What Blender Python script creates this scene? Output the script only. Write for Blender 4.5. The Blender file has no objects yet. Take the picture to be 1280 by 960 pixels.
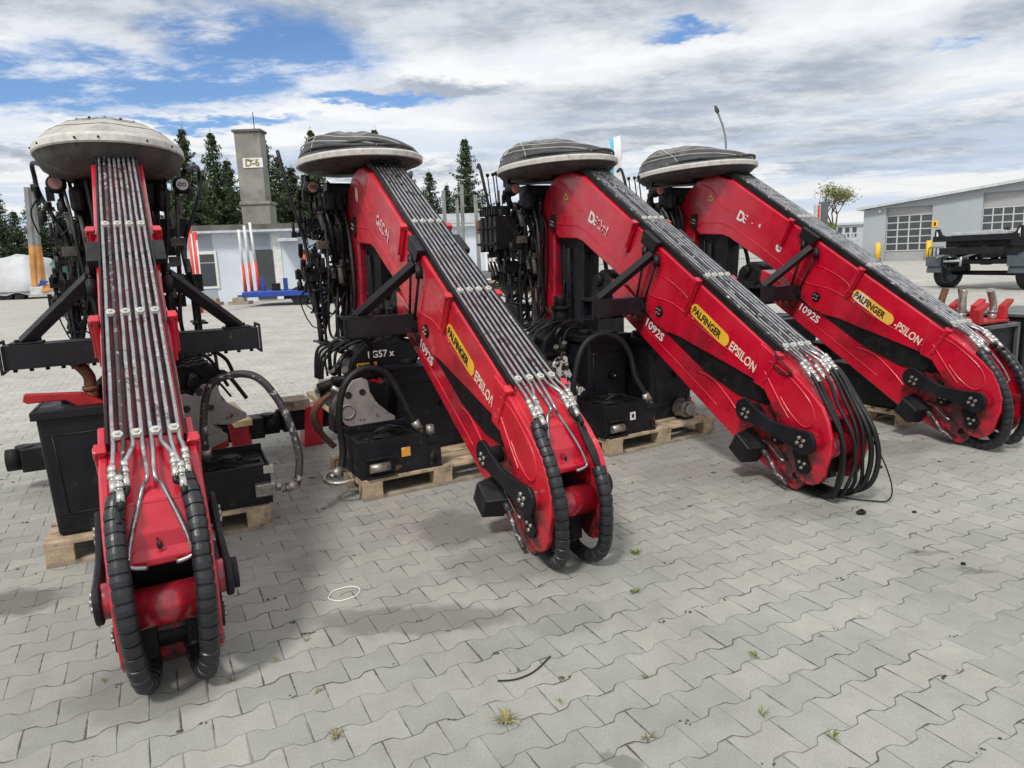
import bpy, bmesh, math, random
from mathutils import Vector, Matrix
R = math.radians
random.seed(7)
C = bpy.context.scene.collection
scene = bpy.context.scene

# ------------------------------------------------------------------ camera
PITCH, ROLL, FPX, EYE = 0.180377, 0.039169, 870.4, 1.6
cf = Vector((0, math.cos(PITCH), -math.sin(PITCH)))
cu0 = Vector((0, math.sin(PITCH), math.cos(PITCH)))
cr0 = Vector((1, 0, 0))
cr = cr0 * math.cos(ROLL) - cu0 * math.sin(ROLL)
cu = cu0 * math.cos(ROLL) + cr0 * math.sin(ROLL)
cam_data = bpy.data.cameras.new('camera')
cam = bpy.data.objects.new('camera', cam_data)
C.objects.link(cam)
cam_data.sensor_width = 36.0
cam_data.lens = 36.0 * FPX / 1280.0
cam_data.clip_start = 0.05
cam_data.clip_end = 3000
m = Matrix.Identity(4)
for i in range(3):
    m[i][0] = cr[i]; m[i][1] = cu[i]; m[i][2] = -cf[i]
m[2][3] = EYE
cam.matrix_world = m
scene.camera = cam

# ------------------------------------------------------------------ world, sun, exposure
SUN_EL, SUN_AZ = R(52), R(205)      # azimuth measured from +Y towards +X
world = bpy.data.worlds.new("World"); scene.world = world
world.use_nodes = True
wn, wl = world.node_tree.nodes, world.node_tree.links
wn.clear()

def ray(px, py):
    return (cf + cr * ((px - 640) / FPX) + cu * ((480 - py) / FPX))

class NT:
    def __init__(s, nodes, links): s.n = nodes; s.l = links
    def new(s, t, **kw):
        n = s.n.new(t)
        for k, v in kw.items(): setattr(n, k, v)
        return n
    def put(s, sock, v):
        if hasattr(v, 'default_value') and hasattr(v, 'links'): s.l.new(v, sock)
        else: sock.default_value = v
    def math(s, op, a, b=0.0, c=None, clamp=False):
        n = s.new('ShaderNodeMath', operation=op, use_clamp=clamp)
        s.put(n.inputs[0], a); s.put(n.inputs[1], b)
        if c is not None: s.put(n.inputs[2], c)
        return n.outputs[0]
    def vmath(s, op, a, b=(0, 0, 0)):
        n = s.new('ShaderNodeVectorMath', operation=op)
        s.put(n.inputs[0], a); s.put(n.inputs[1], b)
        return n.outputs['Value'] if op in ('LENGTH', 'DOT_PRODUCT', 'DISTANCE') else n.outputs[0]
    def noise(s, vec, scale, detail=4, rough=.5, dist=0.0, color=False):
        n = s.new('ShaderNodeTexNoise')
        if vec is not None: s.put(n.inputs['Vector'], vec)
        n.inputs['Scale'].default_value = scale; n.inputs['Detail'].default_value = detail
        n.inputs['Roughness'].default_value = rough; n.inputs['Distortion'].default_value = dist
        return n.outputs['Color'] if color else n.outputs['Fac']
    def mr(s, v, a, b, c=0.0, d=1.0, smooth=True):
        n = s.new('ShaderNodeMapRange'); n.interpolation_type = 'SMOOTHSTEP' if smooth else 'LINEAR'
        s.put(n.inputs['Value'], v)
        n.inputs['From Min'].default_value = a; n.inputs['From Max'].default_value = b
        n.inputs['To Min'].default_value = c; n.inputs['To Max'].default_value = d
        return n.outputs[0]
    def mix(s, f, a, b):
        n = s.new('ShaderNodeMix', data_type='RGBA')
        s.put(n.inputs[0], f)
        s.put(n.inputs[6], a); s.put(n.inputs[7], b)
        return n.outputs[2]

def build_sky():
    N = NT(wn, wl)
    tc = N.new('ShaderNodeTexCoord')
    d = tc.outputs['Generated']
    sep = N.new('ShaderNodeSeparateXYZ'); wl.new(d, sep.inputs[0])
    zc = N.math('MAXIMUM', sep.outputs[2], 0.0)
    den = N.math('ADD', zc, 0.10)
    comb = N.new('ShaderNodeCombineXYZ')
    wl.new(N.math('DIVIDE', sep.outputs[0], den), comb.inputs[0])
    wl.new(N.math('DIVIDE', sep.outputs[1], den), comb.inputs[1])
    p = comb.outputs[0]
    warp = N.vmath('MULTIPLY', N.vmath('SUBTRACT', N.noise(p, 1.6, 5, .68, 0.0, color=True), (.5, .5, .5)), (.20, .20, .10))
    dw = N.vmath('ADD', d, warp)
    def blob(px, py, sx, sz, inner=.35):
        c = ray(px, py).normalized()
        v = N.vmath('MULTIPLY', N.vmath('SUBTRACT', dw, tuple(c)), (1 / sx, 1 / sx, 1 / sz))
        return N.mr(N.vmath('LENGTH', v), 1.25, inner, 0, 1)
    def many(L):
        o = None
        for b in L:
            v = blob(*b)
            o = v if o is None else N.math('MAXIMUM', o, v)
        return o
    big = N.noise(p, .75, 4, .62, 0)
    fine = N.noise(N.vmath('MULTIPLY', p, (1.0, 1.35, 1)), 2.1, 7, .66, 0)
    # blue gaps
    holes = many([(345, 62, .135, .046, .6), (215, 100, .19, .030, .6), (25, 108, .12, .034, .6), (250, 150, .16, .009), (860, 36, .06, .008, .3), (1180, 70, .040, .007),
                  (470, 128, .10, .012, .7)])
    holef = N.math('MULTIPLY', holes, N.mr(fine, .66, .47, 0.15, 1))
    # grey undersides
    dark = many([(640, 8, .55, .055), (60, 12, .35, .035), (800, 132, .26, .045), (560, 112, .14, .018), (960, 105, .22, .050),
                 (1130, 168, .24, .035), (1180, 195, .25, .014), (820, 175, .25, .020), (430, 210, .3, .012), (1000, 205, .3, .013),
                 (100, 205, .3, .014), (1270, 25, .12, .05)])
    darkn = N.mr(big, .50, .72, 0, .35)
    darkf = N.math('MULTIPLY', N.math('MAXIMUM', dark, darkn), N.mr(fine, .68, .40, .30, 1), clamp=True)
    sky = N.new('ShaderNodeTexSky'); sky.sky_type = 'NISHITA'; sky.sun_disc = False
    sky.sun_elevation = SUN_EL; sky.sun_rotation = SUN_AZ; sky.air_density = 1.0; sky.dust_density = .6
    white = (9.3, 9.4, 9.5, 1); cream = (8.4, 8.45, 8.2, 1)
    grey = (3.0, 3.6, 4.55, 1)
    lowf = N.mr(zc, .20, .02, 0, .65)
    wcol = N.mix(lowf, white, cream)
    wcol = N.mix(N.mr(fine, .44, .66, 0, .28), wcol, (6.2, 6.9, 8.0, 1))
    ccol = N.mix(N.math('MULTIPLY', darkf, .84), wcol, grey)
    # thin banded cloud near the horizon
    band = N.noise(N.vmath('MULTIPLY', d, (2.2, 2.2, 26)), 1.5, 5, .62, 0)
    bandf = N.math('MULTIPLY', N.mr(band, .46, .60, 0, .7), N.mr(zc, .24, .10, 0, 1))
    ccol = N.mix(bandf, ccol, (5.2, 6.3, 8.0, 1))
    col = N.mix(N.math('MULTIPLY', holef, .96), ccol, N.vmath('MULTIPLY', sky.outputs[0], (.72, .98, 1.30)))
    bg = N.new('ShaderNodeBackground'); bg.inputs['Strength'].default_value = .100
    wl.new(col, bg.inputs[0])
    out = N.new('ShaderNodeOutputWorld'); wl.new(bg.outputs[0], out.inputs[0])
build_sky()
world.cycles.sampling_method = 'MANUAL'; world.cycles.sample_map_resolution = 512

sd = bpy.data.lights.new('sun', 'SUN'); sd.energy = 2.5; sd.angle = R(10); sd.color = (1, .96, .9)
sun = bpy.data.objects.new('sun', sd); C.objects.link(sun)
sdir = Vector((math.sin(SUN_AZ) * math.cos(SUN_EL), math.cos(SUN_AZ) * math.cos(SUN_EL), math.sin(SUN_EL)))
sun.rotation_euler = sdir.to_track_quat('Z', 'Y').to_euler()
scene.view_settings.view_transform = 'Standard'; scene.view_settings.look = 'None'
scene.view_settings.exposure = 0.06; scene.view_settings.gamma = 1

# ------------------------------------------------------------------ helpers
def at(px, py, Y):
    d = ray(px, py); t = Y / d.y
    return Vector((d.x * t, Y, EYE + d.z * t))
def ground(px, py, z=0.0):
    d = ray(px, py); t = (z - EYE) / d.z
    return Vector((d.x * t, d.y * t, z))

class MB:
    def __init__(s): s.v = []; s.f = []; s.sm = []; s.mi = []; s.cur = 0
    def add(s, vs, fs, smooth=False):
        b = len(s.v); s.v += [tuple(v) for v in vs]
        for f in fs: s.f.append([b + i for i in f]); s.sm.append(smooth); s.mi.append(s.cur)
        return s
    def box(s, c, size, rot=None):
        x, y, z = [q / 2 for q in size]
        vs = [Vector((a * x, b * y, g * z)) for a in (-1, 1) for b in (-1, 1) for g in (-1, 1)]
        if rot is not None: vs = [rot @ v for v in vs]
        c = Vector(c)
        return s.add([v + c for v in vs], [(0, 1, 3, 2), (4, 6, 7, 5), (0, 4, 5, 1), (2, 3, 7, 6), (0, 2, 6, 4), (1, 5, 7, 3)])
    def bb(s, a, b):
        return s.box([(p + q) / 2 for p, q in zip(a, b)], [abs(q - p) for p, q in zip(a, b)])
    def bar(s, a, b, w, h, up=(0, 0, 1)):
        a = Vector(a); b = Vector(b); d = b - a; L = d.length; d.normalize()
        u = Vector(up)
        if abs(d.dot(u)) > .98: u = Vector((1, 0, 0))
        l = u.cross(d).normalized(); u2 = d.cross(l)
        M = Matrix((d, l, u2)).transposed()
        return s.box((a + b) / 2, (L, w, h), M)
    def prism(s, poly, y0, y1, axis='y'):
        """poly in (x,z), extruded in y (or axis='z': poly (x,y) extruded in z)"""
        n = len(poly)
        if axis == 'y':
            vs = [(p[0], y0, p[1]) for p in poly] + [(p[0], y1, p[1]) for p in poly]
        elif axis == 'x':
            vs = [(y0, p[0], p[1]) for p in poly] + [(y1, p[0], p[1]) for p in poly]
        else:
            vs = [(p[0], p[1], y0) for p in poly] + [(p[0], p[1], y1) for p in poly]
        fs = [list(range(n)), list(range(2 * n - 1, n - 1, -1))]
        for i in range(n):
            j = (i + 1) % n; fs.append((i, i + n, j + n, j))
        return s.add(vs, fs)
    def tube(s, pts, r, seg=8, cap=True, smooth=True):
        pts = [Vector(p) for p in pts]; n = len(pts)
        if not isinstance(r, (list, tuple)): r = [r] * n
        prev = None; vs = []; fs = []
        for i, p in enumerate(pts):
            t = (pts[min(i + 1, n - 1)] - pts[max(i - 1, 0)])
            if t.length < 1e-9: t = Vector((0, 0, 1))
            t.normalize()
            if prev is None:
                u = Vector((0, 0, 1)) if abs(t.z) < .9 else Vector((1, 0, 0))
                a = t.cross(u).normalized()
            else:
                a = (prev - t * prev.dot(t))
                a = a.normalized() if a.length > 1e-6 else t.orthogonal().normalized()
            prev = a; b = t.cross(a)
            for k in range(seg):
                an = 2 * math.pi * k / seg
                vs.append(p + (a * math.cos(an) + b * math.sin(an)) * r[i])
        for i in range(n - 1):
            for k in range(seg):
                k2 = (k + 1) % seg
                fs.append((i * seg + k, i * seg + k2, (i + 1) * seg + k2, (i + 1) * seg + k))
        s.add(vs, fs, smooth)
        if cap:
            b = len(s.v) - len(vs)
            s.f.append([b + k for k in range(seg)][::-1]); s.sm.append(False); s.mi.append(s.cur)
            s.f.append([b + (n - 1) * seg + k for k in range(seg)]); s.sm.append(False); s.mi.append(s.cur)
        return s
    def cyl(s, a, b, r, seg=20, r2=None): return s.tube([a, b], [r, r if r2 is None else r2], seg, True, True)
    def ball(s, c, r, seg=10, sc=(1, 1, 1)):
        vs = []; fs = []; n = seg // 2 + 1
        for i in range(n + 1):
            th = math.pi * i / n
            for k in range(seg):
                ph = 2 * math.pi * k / seg
                vs.append((c[0] + r * sc[0] * math.sin(th) * math.cos(ph), c[1] + r * sc[1] * math.sin(th) * math.sin(ph), c[2] + r * sc[2] * math.cos(th)))
        for i in range(n):
            for k in range(seg):
                k2 = (k + 1) % seg; fs.append((i * seg + k, (i + 1) * seg + k, (i + 1) * seg + k2, i * seg + k2))
        return s.add(vs, fs, True)
    def mesh(s, name, mats):
        me = bpy.data.meshes.new(name); me.from_pydata(s.v, [], s.f)
        for mm in (mats if isinstance(mats, (list, tuple)) else [mats]): me.materials.append(mm)
        me.polygons.foreach_set('use_smooth', s.sm)
        me.polygons.foreach_set('material_index', s.mi)
        me.validate(); me.update()
        return me
    def build(s, name, mats, parent=None, bevel=0, seg=2):
        return link(name, s.mesh(name, mats), parent, bevel, seg)

def link(name, me, parent=None, bevel=0, seg=2):
    o = bpy.data.objects.new(name, me); C.objects.link(o)
    if parent is not None: o.parent = parent
    if bevel:
        b = o.modifiers.new('bevel', 'BEVEL'); b.width = bevel; b.segments = seg; b.limit_method = 'ANGLE'; b.angle_limit = R(40)
        b.harden_normals = False
    return o

def tag(o, label=None, cat=None, group=None, kind=None):
    if label: o['label'] = label
    if cat: o['category'] = cat
    if group: o['group'] = group
    if kind: o['kind'] = kind
    return o
def thing(name, label, cat, loc=(0, 0, 0), rz=0, group=None):
    o = bpy.data.objects.new(name, None); C.objects.link(o); o.empty_display_size = .2
    o.location = loc; o.rotation_euler = (0, 0, rz)
    return tag(o, label, cat, group)
def struct(o): o['kind'] = 'structure'; return o

def spline(pts, n=6):
    P = [Vector(p) for p in pts]; out = []
    for i in range(len(P) - 1):
        a = P[max(i - 1, 0)]; b = P[i]; c = P[i + 1]; d = P[min(i + 2, len(P) - 1)]
        for k in range(n):
            t = k / n
            out.append(.5 * ((2 * b) + (c - a) * t + (2 * a - 5 * b + 4 * c - d) * t * t + (3 * b - a - 3 * c + d) * t ** 3))
    out.append(P[-1]); return out

def mat(name, col, rough=.6, metal=0.0, spec=.5, var=0.0, vscale=4, col2=None, thr=None, nscale=8, bump=0.0, bscale=40, coat=0.0, rvar=.15, col3=None, thr3=None, n3=20, emit=None):
    """Principled material with a broad tone variation, and one or two kinds of worn/dirty patches."""
    ma = bpy.data.materials.new(name); ma.use_nodes = True
    nt = ma.node_tree; N = NT(nt.nodes, nt.links)
    b = nt.nodes['Principled BSDF']
    tc = N.new('ShaderNodeTexCoord'); v = tc.outputs['Object']
    c4 = (*col, 1)
    out = c4
    if var:
        f = N.mr(N.noise(v, vscale, 5, .6), .3, .7, 0, 1)
        out = N.mix(f, tuple(x * (1 - var) for x in col) + (1,), tuple(min(1, x * (1 + var)) for x in col) + (1,))
    rg = rough
    if rvar: rg = N.mr(N.noise(v, vscale * 1.7 + 1, 4, .6), .3, .7, max(.03, rough - rvar), min(1, rough + rvar))
    if col2:
        t = thr or (.58, .66)
        f = N.mr(N.noise(v, nscale, 8, .68), t[0], t[1], 0, 1)
        out = N.mix(f, out, (*col2, 1))
    if col3:
        f = N.mr(N.noise(N.vmath('ADD', v, (3.3, 7.7, 1.1)), n3, 8, .7), thr3[0], thr3[1], 0, 1)
        out = N.mix(f, out, (*col3, 1))
    N.put(b.inputs['Base Color'], out); N.put(b.inputs['Roughness'], rg)
    b.inputs['Metallic'].default_value = metal
    b.inputs['Specular IOR Level'].default_value = spec
    b.inputs['Coat Weight'].default_value = coat; b.inputs['Coat Roughness'].default_value = .15
    if bump:
        bn = N.new('ShaderNodeBump'); bn.inputs['Strength'].default_value = bump; bn.inputs['Distance'].default_value = .01
        nt.links.new(N.noise(v, bscale, 6, .6), bn.inputs['Height']); nt.links.new(bn.outputs[0], b.inputs['Normal'])
    return ma

M = {}
M['red'] = mat('red_paint', (.50, .0035, .024), .34, spec=.5, var=.14, vscale=3, col2=(.22, .012, .014), thr=(.60, .72), nscale=7, col3=(.10, .02, .018), thr3=(.65, .70), n3=26, coat=.55, bump=.04, bscale=14)
def grime(ma):
    nt = ma.node_tree; N = NT(nt.nodes, nt.links); b = nt.nodes['Principled BSDF']
    src = b.inputs['Base Color'].links[0].from_socket; tc = N.new('ShaderNodeTexCoord'); v = tc.outputs['Object']
    w = N.vmath('ADD', v, N.vmath('MULTIPLY', N.vmath('SUBTRACT', N.noise(v, 9, 6, .7, color=True), (.5, .5, .5)), (.45, .3, .45)))
    o = None
    for (c, r, k) in (((-.02, 0, .20), .20, .80), ((-.27, 0, .42), .15, .75), ((.16, 0, .38), .07, .5), ((-.9, 0, .80), .20, .35), ((-3.15, 0, 1.5), .22, .5), ((-1.75, 0, 1.1), .16, .6), ((-3.1, 0, 2.05), .16, .35)):
        q = N.vmath('MULTIPLY', N.vmath('SUBTRACT', w, c), (1 / r, 0, 1 / r))
        f = N.math('MULTIPLY', N.mr(N.vmath('LENGTH', q), 1.7, .7, 0, 1), min(.95, k * 1.25)); o = f if o is None else N.math('MAXIMUM', o, f)
    nt.links.new(N.mix(N.math('MULTIPLY', o, N.mr(N.noise(v, 16, 6, .7), .34, .54, .15, 1)), src, (.022, .012, .012, 1)), b.inputs['Base Color'])
grime(M['red'])
M['redfade'] = mat('faded_red_paint', (.55, .014, .03), .42, var=.15, vscale=4, col2=(.60, .12, .15), thr=(.60, .75), nscale=5, col3=(.10, .02, .018), thr3=(.66, .72), n3=24, coat=.2, bump=.05, bscale=14)
grime(M['redfade'])
M['redtank'] = mat('red_bracket_paint', (.36, .01, .015), .6, var=.25, col2=(.12, .03, .02), nscale=9, bump=.1)
M['black'] = mat('black_paint', (.0075, .008, .011), .5, spec=.3, var=.3, col2=(.028, .027, .027), thr=(.58, .70), nscale=9, col3=(.10, .05, .03), thr3=(.70, .74), n3=22, bump=.06, bscale=30)
M['blackrust'] = mat('black_paint_with_rust', (.008, .0085, .012), .5, spec=.35, var=.3, col2=(.13, .055, .028), thr=(.62, .68), nscale=6, col3=(.05, .05, .05), thr3=(.6, .7), n3=18, bump=.08)
M['dark'] = mat('oily_dark_metal', (.006, .006, .0065), .55, spec=.3, var=.5, col2=(.028, .023, .019), nscale=14, bump=.2)
M['rubber'] = mat('black_rubber', (.008, .0085, .009), .55, spec=.35, var=.35, col2=(.03, .03, .03), thr=(.58, .75), nscale=12, bump=.05)
M['guard'] = mat('spiral_guard_plastic', (.012, .014, .017), .42, var=.3, col2=(.06, .06, .06), thr=(.62, .75), nscale=15)
M['steel'] = mat('scuffed_zinc_pipe', (.36, .37, .38), .30, metal=.75, var=.25, vscale=9, col2=(.16, .13, .13), thr=(.54, .64), nscale=9, col3=(.66, .67, .68), thr3=(.56, .66), n3=22)
M['steeldark'] = mat('dark_bright_worn_pipe', (.34, .35, .365), .30, metal=.85, var=.3, vscale=9, col2=(.07, .06, .06), thr=(.54, .66), nscale=9, col3=(.62, .63, .64), thr3=(.60, .70), n3=14)
M['cast'] = mat('greasy_grey_casting', (.075, .068, .060), .55, metal=.3, var=.4, vscale=12, col2=(.02, .018, .016), nscale=9, bump=.3)
M['hosegrey'] = mat('sheen_toned_rubber_hose', (.028, .028, .028), .5, var=.35, col2=(.07, .065, .06), nscale=9)  # lighter rubber, the sheen of the hoses put into the base colour
M['dirtred'] = mat('grimy_red_paint', (.085, .006, .012), .6, var=.4, vscale=7, col2=(.02, .012, .012), thr=(.5, .62), nscale=9)
M['pipedark'] = mat('dark_worn_pipe', (.05, .045, .048), .45, metal=.2, var=.3, col2=(.45, .45, .45), thr=(.55, .62), nscale=22)
M['chrome'] = mat('bright_fitting', (.55, .54, .51), .33, metal=.8, var=.2, col2=(.18, .16, .13), nscale=40)
M['bolt'] = mat('bolt_steel', (.32, .30, .27), .45, metal=.7, var=.3, vscale=30)
M['clamp'] = mat('pale_pipe_clamp', (.50, .50, .46), .45, metal=.2, var=.15, vscale=30, col2=(.25, .2, .15), thr=(.6, .66), nscale=50)
M['fab_light'] = mat('pale_grey_canvas', (.40, .385, .36), .85, var=.12, vscale=5, col2=(.16, .15, .14), thr=(.60, .70), nscale=9, col3=(.24, .23, .21), thr3=(.55, .7), n3=4, bump=.15, bscale=60)
M['fab_dark'] = mat('charcoal_mesh_canvas', (.050, .050, .052), .75, var=.3, vscale=7, col2=(.22, .22, .22), thr=(.62, .70), nscale=12, bump=.4, bscale=25)
M['fab_grey'] = mat('weathered_grey_canvas', (.15, .15, .15), .8, var=.4, vscale=5, col2=(.035, .035, .035), thr=(.56, .64), nscale=7, col3=(.36, .36, .36), thr3=(.66, .70), n3=45, bump=.5, bscale=18)
M['rim'] = mat('pale_grey_rim', (.50, .49, .46), .7, var=.15, vscale=12, col2=(.17, .16, .15), thr=(.6, .7), nscale=16)
M['skirt'] = mat('dark_canvas_skirt', (.055, .052, .050), .85, var=.3, vscale=7, col2=(.12, .11, .095), thr=(.56, .68), nscale=5, col3=(.01, .01, .01), thr3=(.68, .70), n3=7, bump=.3, bscale=20)
M['glass'] = mat('lamp_glass', (.55, .55, .55), .15, var=.1)
M['lampred'] = mat('dull_red_reflector', (.28, .12, .11), .3)
M['wood'] = mat('raw_pallet_wood', (.42, .325, .215), .8, var=.3, vscale=9, col2=(.17, .135, .10), thr=(.52, .66), nscale=10, bump=.2)
M['woodold'] = mat('weathered_wood', (.30, .25, .19), .85, var=.3, vscale=7, col2=(.12, .10, .08), thr=(.55, .66), nscale=10, bump=.35)
M['woodnew'] = mat('fresh_plank_wood', (.60, .45, .25), .7, var=.18, vscale=9, col2=(.26, .2, .14), thr=(.62, .72), nscale=8, bump=.2)
M['jaw'] = mat('worn_grey_grapple_steel', (.30, .29, .28), .6, metal=.15, var=.2, col2=(.06, .05, .045), thr=(.58, .66), nscale=8, col3=(.24, .10, .05), thr3=(.66, .70), n3=10, bump=.25)
M['jawworn'] = mat('paint_stripped_steel', (.02, .02, .022), .5, var=.3, col2=(.62, .62, .60), thr=(.50, .53), nscale=11, bump=.25)
M['brown'] = mat('brown_rusty_steel', (.12, .055, .03), .8, var=.35, bump=.3)
M['yellow'] = mat('yellow_sticker', (.78, .47, .03), .5, var=.08)
M['yellowfade'] = mat('faded_yellow_sticker', (.75, .46, .06), .5, col2=(.72, .68, .55), thr=(.57, .62), nscale=2.2)
M['ink'] = mat('black_lettering', (.012, .012, .012), .5)
M['white'] = mat('white_lettering', (.75, .72, .70), .5, var=.05)
M['whiteworn'] = mat('worn_white_lettering', (.78, .74, .72), .5, col2=(.50, .006, .02), thr=(.49, .51), nscale=24)
M['cream'] = mat('cream_lettering', (.78, .68, .55), .5, var=.06)
M['orange'] = mat('orange_sticker', (.75, .36, .05), .5, col2=(.8, .75, .6), nscale=30)

# ------------------------------------------------------------------ ground with zigzag pavers
def ground_material():
    ma = bpy.data.materials.new('zigzag_concrete_pavers'); ma.use_nodes = True
    nt = ma.node_tree; N = NT(nt.nodes, nt.links); b = nt.nodes['Principled BSDF']
    geo = N.new('ShaderNodeNewGeometry'); pos = geo.outputs['Position']
    wob = N.vmath('MULTIPLY', N.vmath('SUBTRACT', N.noise(pos, 3.0, 2, .5, color=True), (.5, .5, .5)), (.012, .012, 0))
    fin = N.vmath('MULTIPLY', N.vmath('SUBTRACT', N.noise(pos, 60.0, 2, .5, color=True), (.5, .5, .5)), (.004, .004, 0))
    pw = N.vmath('ADD', N.vmath('ADD', pos, wob), fin)
    lx, ly = .8893, .4573
    u = N.math('SUBTRACT', N.vmath('DOT_PRODUCT', pw, (lx, ly, 0)), .02)
    v = N.vmath('DOT_PRODUCT', pw, (-ly, lx, 0))
    PH, PW = .1435, .2
    # position of first joint: (0.537,2.301) is the far end of a joint (row boundary, high point)
    u0 = .537 * lx + 2.301 * ly; v0 = -.537 * ly + 2.301 * lx
    v = N.math('SUBTRACT', v, v0)
    u = N.math('SUBTRACT', u, u0 - .02)
    ub = N.math('DIVIDE', u, PW)
    mrow = N.math('DIVIDE', v, PH)
    bi = N.math('ROUND', mrow)
    par = N.math('ABSOLUTE', N.math('SUBTRACT', N.math('MULTIPLY', N.math('FRACT', N.math('MULTIPLY', bi, .5)), 2), 0))   # 0 or 1
    # triangle wave, +1 at u=0 for even boundaries
    ph = N.math('ADD', ub, N.math('MULTIPLY', par, .5))
    tri = N.math('SUBTRACT', N.math('MULTIPLY', N.math('ABSOLUTE', N.math('SUBTRACT', N.math('FRACT', ph), .5)), 4), 1)
    trap = N.math('MINIMUM', N.math('MAXIMUM', N.math('MULTIPLY', tri, 3.4), -1), 1)
    off = N.math('ADD', N.math('MULTIPLY', trap, .0125), N.math('MULTIPLY', tri, .002))
    dist = N.math('SUBTRACT', N.math('SUBTRACT', v, N.math('MULTIPLY', bi, PH)), off)
    below = N.math('LESS_THAN', dist, 0.0)
    row = N.math('SUBTRACT', bi, below)          # row index: stones between boundary row and row+1
    rpar = N.math('MULTIPLY', N.math('FRACT', N.math('MULTIPLY', row, .5)), 2)
    # stones of row r have joints starting (upper end) at the boundary r+1 high points: u=0 when r+1 even
    uu = N.math('ADD', ub, N.math('MULTIPLY', N.math('SUBTRACT', 1.0, rpar), .5))
    colid = N.math('ROUND', uu)
    fr = N.math('MULTIPLY', N.math('ABSOLUTE', N.math('SUBTRACT', uu, colid)), PW)
    cell = N.math('FLOOR', uu)
    gap = N.math('MINIMUM', N.math('ABSOLUTE', dist), fr)
    gw = N.noise(pos, 7, 3, .6)
    gw2 = N.noise(pos, 1.3, 3, .5)
    gapw = N.math('ADD', N.math('MULTIPLY', N.mr(gw, .42, .72, .0, 1), .0044), N.mr(gw2, .35, .65, .0004, .0014))
    gr = N.math('DIVIDE', gap, gapw)
    gapmask = N.mr(gr, 1.15, .55, 0, 1)
    cid = N.new('ShaderNodeCombineXYZ'); nt.links.new(row, cid.inputs[0]); nt.links.new(cell, cid.inputs[1])
    wnz = N.new('ShaderNodeTexWhiteNoise'); wnz.noise_dimensions = '3D'; nt.links.new(cid.outputs[0], wnz.inputs['Vector'])
    tone = N.mr(wnz.outputs['Value'], 0, 1, .925, 1.05, False)
    grain = N.mr(N.noise(pos, 150, 4, .75), .3, .7, .80, 1.18, False)
    cloud = N.mr(N.noise(pos, 1.1, 6, .66), .3, .72, .80, 1.12, False)
    cloud2 = N.mr(N.noise(pos, 9, 6, .65), .3, .7, .92, 1.07, False)
    k = N.math('MULTIPLY', N.math('MULTIPLY', tone, grain), N.math('MULTIPLY', cloud, cloud2))
    base = N.mix(wnz.outputs['Value'], (.308, .314, .292, 1), (.326, .326, .296, 1))
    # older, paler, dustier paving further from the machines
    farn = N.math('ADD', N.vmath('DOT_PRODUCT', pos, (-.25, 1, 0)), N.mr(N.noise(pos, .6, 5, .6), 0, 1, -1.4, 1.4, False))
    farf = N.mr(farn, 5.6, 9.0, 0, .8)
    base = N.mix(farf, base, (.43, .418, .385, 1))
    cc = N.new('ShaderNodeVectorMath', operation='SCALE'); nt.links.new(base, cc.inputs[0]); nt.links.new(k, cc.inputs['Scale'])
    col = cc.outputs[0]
    # oil stains and other dark patches with a shape of their own
    spos = N.vmath('ADD', pos, N.vmath('MULTIPLY', N.vmath('SUBTRACT', N.noise(pos, 5, 4, .6, color=True), (.5, .5, .5)), (.25, .25, 0)))
    def dark_patch(px, py, rx, ry, s, p=None):
        g = ground(px, py)
        q = N.vmath('MULTIPLY', N.vmath('SUBTRACT', spos, tuple(g)), (1 / rx, 1 / ry, 0))
        return N.math('MULTIPLY', N.mr(N.vmath('LENGTH', q), 1.25, .8, 0, 1), min(.9, s * 1.5))
    st = None
    for a in [(22, 752, .20, .15, .55), (565, 660, .20, .30, .42), (520, 775, .45, .13, .38), (640, 705, .35, .20, .22), (1220, 712, .10, .03, .45), (1160, 690, .10, .04, .35),
              (330 * .53 + 600, 955, .05, .03, .4), (700, 770, .20, .14, .18), (190, 860, .30, .20, .28), (1100, 560, .4, .2, .25), (1010, 640, .3, .15, .25), (400, 700, .18, .12, .22), (880, 590, .5, .3, .15)]:
        w_ = dark_patch(*a); st = w_ if st is None else N.math('MAXIMUM', st, w_)
    speck = N.mr(N.noise(pos, 22, 4, .7), .68, .74, 0, .55)
    st = N.math('MAXIMUM', st, speck)
    col = N.mix(st, col, (.125, .122, .115, 1))
    moss = N.mr(N.noise(pos, 2.3, 5, .65), .56, .68, 0, 1)
    jcol = N.mix(moss, (.055, .05, .045, 1), (.10, .105, .05, 1))
    jcol = N.mix(N.mr(N.noise(pos, 1.7, 4, .6), .5, .62, 0, .75), jcol, (.26, .25, .23, 1))
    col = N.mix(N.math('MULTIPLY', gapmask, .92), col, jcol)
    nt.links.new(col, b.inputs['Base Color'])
    b.inputs['Roughness'].default_value = .85; b.inputs['Specular IOR Level'].default_value = .35
    hgt = N.math('ADD', N.math('MULTIPLY', N.mr(gr, .4, 2.2, 0, 1), 1.0), N.math('MULTIPLY', N.noise(pos, 260, 3, .7), .25))
    hgt = N.math('ADD', hgt, N.math('MULTIPLY', wnz.outputs['Value'], .15))
    bn = N.new('ShaderNodeBump'); bn.inputs['Strength'].default_value = .55; bn.inputs['Distance'].default_value = .004
    nt.links.new(hgt, bn.inputs['Height']); nt.links.new(bn.outputs[0], b.inputs['Normal'])
    return ma
g = MB(); g.add([(-900, -60, 0), (900, -60, 0), (900, 1800, 0), (-900, 1800, 0)], [(0, 1, 2, 3)])
struct(g.build('paved_ground', ground_material()))
M['line'] = mat('worn_white_road_paint', (.62, .61, .58), .8, var=.2, vscale=3, col2=(.42, .41, .38), thr=(.48, .62), nscale=4)
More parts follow.
